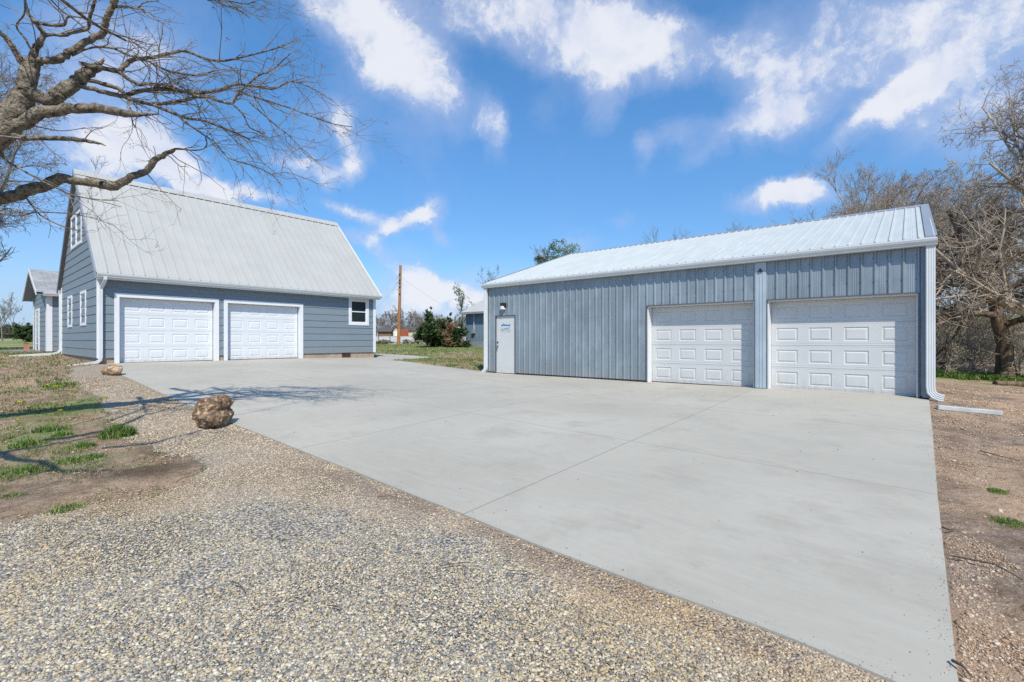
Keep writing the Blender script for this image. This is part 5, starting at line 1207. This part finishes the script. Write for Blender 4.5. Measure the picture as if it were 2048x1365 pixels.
# ------------------------------------------------------------------ right hand wood
def make_wood():
    dense = ((16, .62), (10, .52), (9, .46), (7, .5)); dn2 = ((17, .6), (10, .52), (8, .46), (7, .5))
    rows = [ # px, distance, key, height, label
      (2012, 18.5, 'W1', 1.0, .0, 'thick leaning tree with dark ridged bark at the right edge, largest trunk of the wood'),
      (1742, 27, 'W2', 1.0, .0, 'tall bare tree rising behind the right end of the shop roof'),
      (1665, 31, 'W3', .85, .6, 'low rounded bare tree at the left end of the wood above the shop ridge'),
      (1812, 25, 'W3', 1.05, 2.2, 'bare tree directly behind the shop roof corner'),
      (1700, 29, 'W2', .92, 1.9, 'bare tree between the tall and the low rounded trees behind the shop'),
      (1868, 29, 'W3', 1.22, 5.2, 'bare tree standing far behind the shop roof corner tree'),
      (1935, 23, 'W2', .85, 3.1, 'slim bare tree midway between the shop corner and the thick trunk'),
      (2130, 17, 'W3', 1.35, 4.0, 'wide bare tree reaching in over the thick trunk from the right'),
      (2070, 25, 'W2', 1.1, .9, 'bare tree at the far right behind the thick trunk'),
      (1612, 36, 'W3', .66, 3.3, 'smallest bare treetop showing over the shop ridge')]
    kws = {'W1': dict(seed=51, height=9.0, lean=(-.10, .12), trunk_r=.29, fork=.28, spec=((15, .60), (10, .52), (9, .46), (7, .5)), spread=1.05, up=-.005, wob=.13, tipr=.005),
           'W2': dict(seed=52, height=11.0, lean=(.02, .03), trunk_r=.20, fork=.2, spec=dn2, spread=.62, up=.03, wob=.11, tipr=.005),
           'W3': dict(seed=53, height=9.2, lean=(-.06, .08), trunk_r=.22, fork=.12, spec=dense, spread=.85, up=.02, wob=.14, tipr=.005)}
    for px, d, key, s, rot, lab in rows:
        plant_tree('bare_tree', key, gbase(px, d), lab, 'bare trees of the right hand wood', s, rot, M['bark3'] if key == 'W1' else M['bark2'], M['bark2'], **kws[key])
    # brush and saplings on the edge of the wood
    k = 0
    locs = ['by the downspout', 'second from the shop', 'third from the shop', 'left of the thick trunk', 'at the foot of the thick trunk', 'right of the thick trunk', 'behind the downspout', 'in the gap behind the slim tree', 'left behind the thick trunk', 'at the far right back', 'low near the frame edge', 'low left of the slim tree']
    for i, (px, d, s, rot) in enumerate([(1890, 21, 1.1, 0), (1915, 22, 1.25, 1), (1945, 21, 1.0, 2), (1972, 20, 1.15, 3), (2000, 21.5, 1.0, 4), (2040, 20, 1.2, 5), (1880, 27, 1.2, 2.5), (1925, 28, 1.2, 1.5), (1965, 27, 1.1, .5), (2030, 27, 1.2, 3.5), (2060, 18, .8, 1.2), (1900, 19.5, .6, 3.3)]):
        plant_tree('brush_thicket', 'B%d' % (i % 2), gbase(px, d, -.08), 'leafless tangled brush thicket ' + locs[i], 'tangled brush under the wood', s, rot, M['brush'], M['brush'], ('stems', 'branches', 'twigs'), 'thicket',
            seed=60 + i % 2, height=2.9, trunk_r=.03, fork=.0, spec=((18, .75), (7, .55), (6, .5)), spread=.85, up=.03, wob=.16, tipr=.004)
    # undergrowth leaves
    for i, (px, d, w, h, lab) in enumerate(((1900, 27, 5, 2.6, 'pale olive bush behind the downspout'), (1950, 29, 6, 2.8, 'pale olive bush in the middle of the wood'), (2010, 29, 6, 2.6, 'pale olive bush behind the thick trunk'), (2060, 24, 4, 2.2, 'pale olive bush at the right edge'), (1885, 22, 2.0, 1.5, 'small budding bush next to the shop corner'))):
        shrub('budding_bush', px, d, w, h, 80 + i, [(.30, .31, .13), (.38, .36, .20), (.24, .28, .10), (.42, .38, .25)], lab, 'budding bushes under the wood', 1500, .06, shape='ball')
    # bright ground cover at the foot of the wood
    xy = np.vstack([sample_cam(30000, 15.5, 21, .85, 1.2)]); u = xy @ Rv[:2] / (xy @ Fv[:2]); d = xy @ Fv[:2]
    cl = fbm(xy[:, 0], xy[:, 1], .7, 5); c0 = 18.9 - (u - .9) * 4
    ok = (np.abs(d - c0) < 1.9 * (.1 + cl * 1.2)) & (fbm(xy[:, 0], xy[:, 1], 2.2, 15) > .42) & clip_build(xy); xy = xy[ok]; n = len(xy)
    V, F, C = blades(xy, rg.uniform(.05, .22, n), .03, green(n, .14, .1) * [[.95, 1.1, .85]] * rg.uniform(.45, 1.2, (n, 1)), lean=1.1)
    tag(arrays('ground_cover', V, F, M['blade'], colors=C), 'bright green low plants along the foot of the wood', 'ground cover', None, 'stuff')
    # dark log added for the streaks of shade at the frame edge
    lg = MB(); a, b = gp(1990, 770), gp(2075, 775); lg.cyl(a + [0, 0, .05], b + [0, 0, .08], .09, .11, 9); tag(build('shade_streak_log', lg, M['bark3'], loc=tuple(a)), 'dark fallen log on dirt at the right frame edge', 'log')
make_wood()

# ------------------------------------------------------------------ background trees over the shop and beyond the yard
def budded(px, d, key, s, rot, lab, n, cols, group=None, h=9.0, w=4.0, **kw):
    t = plant_tree('budding_tree', key, gbase(px, d), lab, group, s, rot, M['bark4'], None, **kw); r = np.random.default_rng(n)
    # leaves sit on the twig ends
    me = TREES[key][-1][1]; m = len(me.vertices); co = np.empty(m * 3, np.float32); me.vertices.foreach_get('co', co); co = co.reshape(-1, 3)
    c = co[r.integers(0, m, n)] + r.normal(0, .06, (n, 3)); c = c[c[:, 2] > h * .25]; n = len(c); a = r.normal(size=(n, 3)); a /= np.linalg.norm(a, axis=1, keepdims=True); b = np.cross(a, r.normal(size=(n, 3))); b /= np.linalg.norm(b, axis=1, keepdims=True)
    sz = .09 * r.uniform(.6, 1.5, (n, 1)); V = np.stack([c - b * sz * .4, c + b * sz * .4, c + a * sz], 1).reshape(-1, 3); cc = np.array(cols)[r.integers(0, len(cols), n)] * r.uniform(.8, 1.2, (n, 1))
    o = arrays('leaves', V, np.arange(3 * n).reshape(-1, 3), M['leaf'], None, colors=np.repeat(cc, 3, 0)); o.parent = t; return t
GRN = [(.13, .20, .07), (.18, .25, .09), (.10, .15, .06), (.22, .27, .12)]
g1 = plant_tree('budding_tree', 'G1', gbase(1116, 50), 'green budding treetop above the left slope of the shop roof', None, 1.0, 0, M['bark4'], None, seed=70, height=11.3, trunk_r=.2, fork=.45, spec=((22, .30), (9, .5), (6, .5)), spread=.55, up=.08, tipr=.010)
_b = gbase(1116, 50); _l = [(-1.5, .3, 8.6, 1.0, 1.0, 1.3), (-.6, -.5, 9.4, 1.0, 1.0, 1.4), (.5, .4, 9.9, 1.1, 1.1, 1.3), (1.5, .0, 9.4, .9, .9, 1.3), (.2, 0, 8.2, 1.6, 1.5, 1.2), (1.9, .2, 8.4, .8, .8, 1.0), (-2.0, 0, 7.6, .8, .8, 1.0)]
_l = [(x * Rv[0] + y * Fv[0], x * Rv[1] + y * Fv[1], z, a, b, c) for x, y, z, a, b, c in _l]
_V, _F, _C = foliage_cloud(171, _l, 5200, .15, GRN); _o = arrays('leaves', _V, _F, M['leaf'], None, colors=_C); _o.parent = g1
budded(994, 46, 'G2', 1.0, 0, 'thin bare treetop at the left end of the shop roof', 350, GRN, h=9, seed=71, height=8.2, trunk_r=.12, fork=.2, spec=((9, .45), (5, .5), (3, .5)), spread=.5, up=.05, tipr=.008)
budded(926, 43, 'G3', 1.0, 0, 'slender budding tree behind the blue shed corner', 1100, GRN, h=4, seed=72, height=5.6, trunk_r=.09, fork=.25, lean=(.03, -.02), spec=((10, .42), (6, .5), (4, .5)), spread=.5, up=.05, tipr=.008)
for i, (px, d, s, lab) in enumerate(((1318, 52, .98, 'bare treetop over the middle of the shop ridge, left one'), (1352, 54, 1.0, 'bare treetop over the middle of the shop ridge, second one'), (1448, 50, 1.0, 'bare treetop over the shop ridge right of its middle'), (1480, 54, 1.06, 'bare treetop over the shop ridge, third from the left'), (1520, 56, 1.06, 'faint bare treetop over the shop ridge nearest the wood'))):
    plant_tree('bare_tree', 'K1', gbase(px, d), lab, 'bare treetops over the shop ridge', s, i * 1.3, M['bark4'], None, seed=75, height=12.0, trunk_r=.2, fork=.3, spec=((12, .45), (7, .5), (5, .5)), spread=.45, up=.06, tipr=.010)
far = [(752, 118, 1.0), (766, 125, 1.15), (778, 128, 1.3), (792, 122, 1.5), (806, 130, 1.25), (816, 124, 1.1), (826, 126, 1.35), (838, 118, 1.15), (845, 124, 1.2), (930, 120, 1.05), (912, 118, 1.15), (945, 126, 1.1), (960, 120, 1.1), (740, 128, 1.0), (975, 130, 1.2), (772, 140, 1.4), (800, 142, 1.3), (832, 140, 1.4), (1000, 120, 1.2), (890, 122, 1.1), (870, 126, 1.1)]
wh = ['just right of the garage corner', 'above the brown roof', 'over the cream gable', 'left of the pole, the tallest', 'just right of the pole', 'over the red fence', 'over the white shed', 'left of the large cedar', 'touching the large cedar', 'behind the slender tree', 'right of the cedars', 'behind the blue shed corner', 'behind the blue shed', 'hidden by the garage corner', 'farthest right', 'in the second row at the left', 'in the second row by the pole', 'in the second row by the cedar', 'behind the shop corner', 'over the dead shrub', 'over the olive cedar']
for i, (px, d, s) in enumerate(far):
    plant_tree('bare_tree', 'F%d' % (i % 3), gbase(px, d), 'distant bare tree ' + wh[i], 'distant bare trees beyond the field', s * .72, i * 1.7, M['bark4'], None, seed=90 + i % 3, height=7.0, trunk_r=.22, fork=.12, spec=((13, .55), (8, .5), (6, .5)), spread=.75, up=.03, tipr=.028)
lf = [(-20, 150), (10, 160), (30, 170), (48, 165), (70, 170), (95, 175), (-60, 150)]
for i, (px, d) in enumerate(lf):
    shrub('hedge_bush', px, d, 16, 3.6 + (i % 3) * .8, 200 + i, [(.11, .10, .06), (.16, .13, .09), (.07, .09, .04)], 'distant brown green bush number of the left hedge'.replace('number of', ('at the left frame edge', 'by the tall sapling', 'under the leaning sapling', 'left of the round cedar', 'behind the round cedar', 'behind the small house', 'outermost')[i] + ' in'), 'bushes of the far left hedge', 1800, .7, shape='ball')

# ------------------------------------------------------------------ pole, blue shed, far houses
def make_pole():
    b = gbase(797, 45, -.3); top = at(801, 531, 45); t = empty('utility_pole', tuple(b), 'tall bare brown wooden pole on the lawn beyond the driveway', 'pole')
    m = MB(); m.cyl(b, top, .16, .115, 14); build('shaft', m, M['pole'], t, smooth=False)
    h = MB()
    for y in (549, 560, 566, 574, 588): a = at(799, y, 44.85); h.box(a[0] - .06, a[0] + .06, a[1] - .06, a[1] + .06, a[2] - .05, a[2] + .05)
    for y0, y1, x0 in ((551, 566, 797.5), (562, 580, 796)):
        a, c = at(797.5, y0, 44.85), at(797.5, y1, 44.85); q = at(x0 - 6, (y0 + y1) / 2 + 4, 44.8); h.sweep([a, (a + q) / 2 + [0, 0, .05], q, (q + c) / 2 - [0, 0, .1], c], .03, .03)
    build('hardware', h, M['wire'], t)
    for i, (p0, p1, sag, lab) in enumerate(((at(799, 552, 44.9), at(1010, 640, 80), 1.6, 'overhead wire running right from the wooden pole'), (at(799, 560, 44.9), at(700, 640, 62), 1.2, 'overhead wire running left from the wooden pole to behind the garage'))):
        w = MB(); pts = [p0 * (1 - s) + p1 * s - np.array([0, 0, sag * 4 * s * (1 - s)]) for s in np.linspace(0, 1, 14)]; w.sweep(pts, .008, .008)
        tag(build('overhead_wire', w, M['wire'], loc=tuple(p0)), lab, 'wire')
make_pole()
def make_blue_shed():
    c = at(932, 693, 39); z = Hs(c[0], c[1]); X0, Y0 = c[0], c[1]; 
    # faces the yard like the shop: front wall runs away to the right of its left corner
    t = empty('blue_shed', (X0, Y0 - 3, z), 'weathered blue corrugated shed beyond the left corner of the shop', 'shed')
    X1, Ya = X0 + 6.5, Y0 - 7; zt = z + 2.95; w = MB()
    ribbed_wall(w, 'y', X0, -1, Ya, Y0, z - .1, lambda y: zt, [], 0, .2, .018, ()); ribbed_wall(w, 'x', Y0, 1, X0, X1, z - .1, lambda x: zt + min(x - X0, X1 - x) * .45, [], 0, .2, .018, ())
    ribbed_wall(w, 'x', Ya, -1, X0, X1, z - .1, lambda x: zt + min(x - X0, X1 - x) * .45, [], 0, .2, .018, ()); ribbed_wall(w, 'y', X1, 1, Ya, Y0, z - .1, lambda y: zt, [], 0, .2, .018, ())
    wo = build('wall', w, M['blueshed'], t)
    b = MB(); b.box(X0 - .03, X0 - .019, Ya, Y0, z - .1, z + .45); build('rust_stain_band', b, M['greyconc'], wo)
    r = MB(); Xm = (X0 + X1) / 2; zr = zt + (Xm - X0) * .45
    ribbed_roof(r, 'y', Ya - .3, Y0 + .3, (X0 - .45, zt - .15), (Xm, zr + .05), 0, .3, .02, ()); ribbed_roof(r, 'y', Ya - .3, Y0 + .3, (X1 + .45, zt - .15), (Xm, zr + .05), 0, .3, .02, ())
    ro = build('roof', r, M['roof'], t); e = MB(); e.box(X0 - .47, X0 - .44, Ya - .3, Y0 + .3, zt - .28, zt - .12); build('fascia', e, M['greyconc'], ro)
    y = Y0 - 1.0; c = MB(); c.cyl((X0 - .08, y, z + 1.4), (X0 - .08, y, zt - .1), .03, .03, 8); build('conduit', c, M['gutter'], t)
    mtr = MB(); mtr.box(X0 - .22, X0 - .02, y - .12, y + .12, z + 1.1, z + 1.42); build('meter_box', mtr, M['greyconc'], t)
make_blue_shed()
def far_house(name, px0, px1, d, hw, hr, wallm, roofm, lab, gable=None, cat='house'):
    a = at(px0, CYP, d); b = at(px1, CYP, d); z = min(Hs(a[0], a[1]), Hs(b[0], b[1])); u = (b - a)[:2]; w = np.linalg.norm(u); u /= w; n = np.array([-u[1], u[0]]); n = n if n @ Fv[:2] > 0 else -n
    t = empty(name, (a[0], a[1], z), lab, cat); dep = 7.0
    def P(s, q, zz): return (a[0] + u[0] * s + n[0] * q, a[1] + u[1] * s + n[1] * q, zz)
    m = MB(); C = [P(0, 0, z - .5), P(w, 0, z - .5), P(w, dep, z - .5), P(0, dep, z - .5)]; T = [P(0, 0, z + hw), P(w, 0, z + hw), P(w, dep, z + hw), P(0, dep, z + hw)]
    for i in range(4): j = (i + 1) % 4; m.quad(C[i], C[j], T[j], T[i])
    if gable: m.poly([T[0], T[1], P(w / 2, 0, z + hw + hr)]); m.poly([T[3], T[2], P(w / 2, dep, z + hw + hr)])
    else: m.poly([T[1], T[2], P(w, dep / 2, z + hw + hr)]); m.poly([T[0], T[3], P(0, dep / 2, z + hw + hr)])
    build('wall', m, wallm, t); r = MB(); o = .4
    if gable:
        for s0, s1 in ((-o, w / 2), (w + o, w / 2)):
            z0 = z + hw - o * hr / (w / 2); z1 = z + hw + hr + .05; r.quad(P(s0, -o, z0), P(s1, -o, z1), P(s1, dep + o, z1), P(s0, dep + o, z0)); r.quad(P(s0, -o, z0 - .2), P(s1, -o, z1 - .2), P(s1, -o, z1), P(s0, -o, z0))
    else:
        for q0 in (-o, dep + o): z0 = z + hw - o * hr / (dep / 2); r.quad(P(-o, q0, z0), P(w + o, q0, z0), P(w + o, dep / 2, z + hw + hr), P(-o, dep / 2, z + hw + hr))
        r.quad(P(-o, -o, z + hw - .2), P(w + o, -o, z + hw - .2), P(w + o, -o, z + hw), P(-o, -o, z + hw))
    build('roof', r, roofm, t)
    if gable: q = MB(); q.box(0, 0, 0, 0, 0, 0); q = MB(); q.quad(P(w * .25, -.05, z), P(w * .75, -.05, z), P(w * .75, -.05, z + hw * .7), P(w * .25, -.05, z + hw * .7)); build('door', q, M['white'], t)
    return t
far_house('far_house', 755, 783, 113, 1.15, .9, M['brownboard'], M['darkroof'], 'low brown far house left of the cream gable')
far_house('far_house', 786, 799, 110, 1.55, .9, M['paleboard'], M['darkroof'], 'far cream gabled outbuilding left of the pole', True)
far_house('far_house', 813, 836, 116, 1.4, .9, M['paleboard'], M['darkroof'], 'far pale low house right of the pole')
def far_fence():
    a, b = at(799.5, CYP, 109), at(817, CYP, 109); z = Hs(a[0], a[1]); m = MB(); u = (b - a) / 20
    for k in range(20): p, q = a + u * k, a + u * (k + .93); m.sweep([(p[0], p[1], z + .6), (q[0], q[1], z + .6)], .06, 1.9)
    tag(build('board_fence', m, M['redboard'], loc=(a[0], a[1], z)), 'red brown board fence in the distance behind the pole', 'fence')
    # pale road and a wire fence line across the field
    g = MB(); 
    pts = [at(x, CYP, 66) for x in np.linspace(560, 1100, 24)]; pts2 = [at(x, CYP, 103) for x in np.linspace(560, 1100, 24)]
    for i in range(23):
        q = [pts[i], pts[i + 1], pts2[i + 1], pts2[i]]; 
        for j in range(6):
            f0, f1 = j / 6, (j + 1) / 6; c = [pts[i] * (1 - f0) + pts2[i] * f0, pts[i + 1] * (1 - f0) + pts2[i + 1] * f0, pts[i + 1] * (1 - f1) + pts2[i + 1] * f1, pts[i] * (1 - f1) + pts2[i] * f1]
            g.quad(*[(p[0], p[1], Hs(p[0], p[1]) + .03) for p in c])
    tag(build('road', g, mat('pale_gravel_road', (.46, .42, .38), .95, 0, .15, .3)), 'wide pale gravel road across the field', None, None, 'structure')
    for i, px in enumerate((757, 780, 830, 852)):
        b = gbase(px, 58, -.1); m = MB(); m.cyl(b, b + [0, 0, 1.35], .05, .045, 7); m.cyl(b + [0, 0, 1.35], b + [0, 0, 1.40], .045, .01, 7)
        tag(build('fence_post', m, M['wire'], loc=tuple(b)), 'thin dark field fence post ' + ('next to the garage corner', 'left of the pole', 'right of the pole', 'beside the large cedar')[i], 'post', 'posts of the field fence')
far_fence()
for i, (px, w, h) in enumerate(((762, 1.6, .6), (815, 1.8, .5), (835, 2.2, .8), (776, 1.4, .5))):
    shrub('weed_clump', px, 50, w, h, 300 + i, [(.24, .21, .12), (.18, .19, .09), (.32, .27, .18)], 'dry tan weed clump ' + ('by the garage corner', 'just right of the pole base', 'left of the large cedar', 'left of the pole base')[i] + ' at the lawn edge', 'dry weeds along the field fence', 900, .09, shape='ball')

# ------------------------------------------------------------------ sticks and small litter
def stick(pts, w, label):
    P = [gp(x, y) + np.array([0, 0, z]) for x, y, z in pts]; Rr = np.linspace(w, w * .4, len(P)); V, F = tubes([(np.array(P)[None], Rr[None])], 6); tag(arrays('stick', V, F, M['stick'], loc=tuple(P[0])), label, 'stick', 'fallen sticks')
stick([(450, 806, .06), (466, 801, .05), (484, 799, .07), (497, 796, .03)], .006, 'crooked dark twig on the driveway right of the boulder')
stick([(465, 808, .01), (470, 800, .03), (478, 794, .08), (484, 799, .03)], .005, 'small forked twig on concrete beside the crooked dark twig')
for a in [((396, 925), (414, 918), 'short twig on gravel below the boulder'), ((352, 968), (380, 958), 'thin twig on gravel near the damp soil patch'), ((472, 978), (490, 973), 'small dark twig in the middle of the upper gravel'), ((400, 944), (416, 934), 'bent twig on gravel next to the short twig'),
          ((130, 1100), (190, 1070), 'long thin twig on the lower left gravel'), ((460, 1170), (490, 1190), 'thin twig on the coarse gravel left of centre'), ((880, 1138), (960, 1134), 'long straight twig on coarse gravel at centre bottom'), ((1020, 1148), (1075, 1160), 'short twig right of the long straight twig'),
          ((655, 1218), (690, 1232), 'curved dark twig on coarse gravel near the bottom'), ((755, 998), (800, 1003), 'twig on sandy gravel beside the driveway edge')]:
    (x0, y0), (x1, y1), l = a; stick([(x0, y0, .02), ((x0 + x1) / 2 + 3, (y0 + y1) / 2 - 2, .03), (x1, y1, .02)], .004, l)
for a in [((1905, 1118), (1990, 1138), (2045, 1165), 'long root-like stick across the right hand dirt'), ((1960, 905), (1990, 915), (2040, 925), 'dark stick in the right hand dirt below the drain pipe'), ((1905, 1330), (1925, 1345), (1945, 1362), 'short stick at the lower right corner of the dirt'), ((1885, 1060), (1900, 1068), (1915, 1062), 'small curled stick touching the driveway right edge')]:
    stick([(a[0][0], a[0][1], .02), (a[1][0], a[1][1], .03), (a[2][0], a[2][1], .015)], .008, a[3])
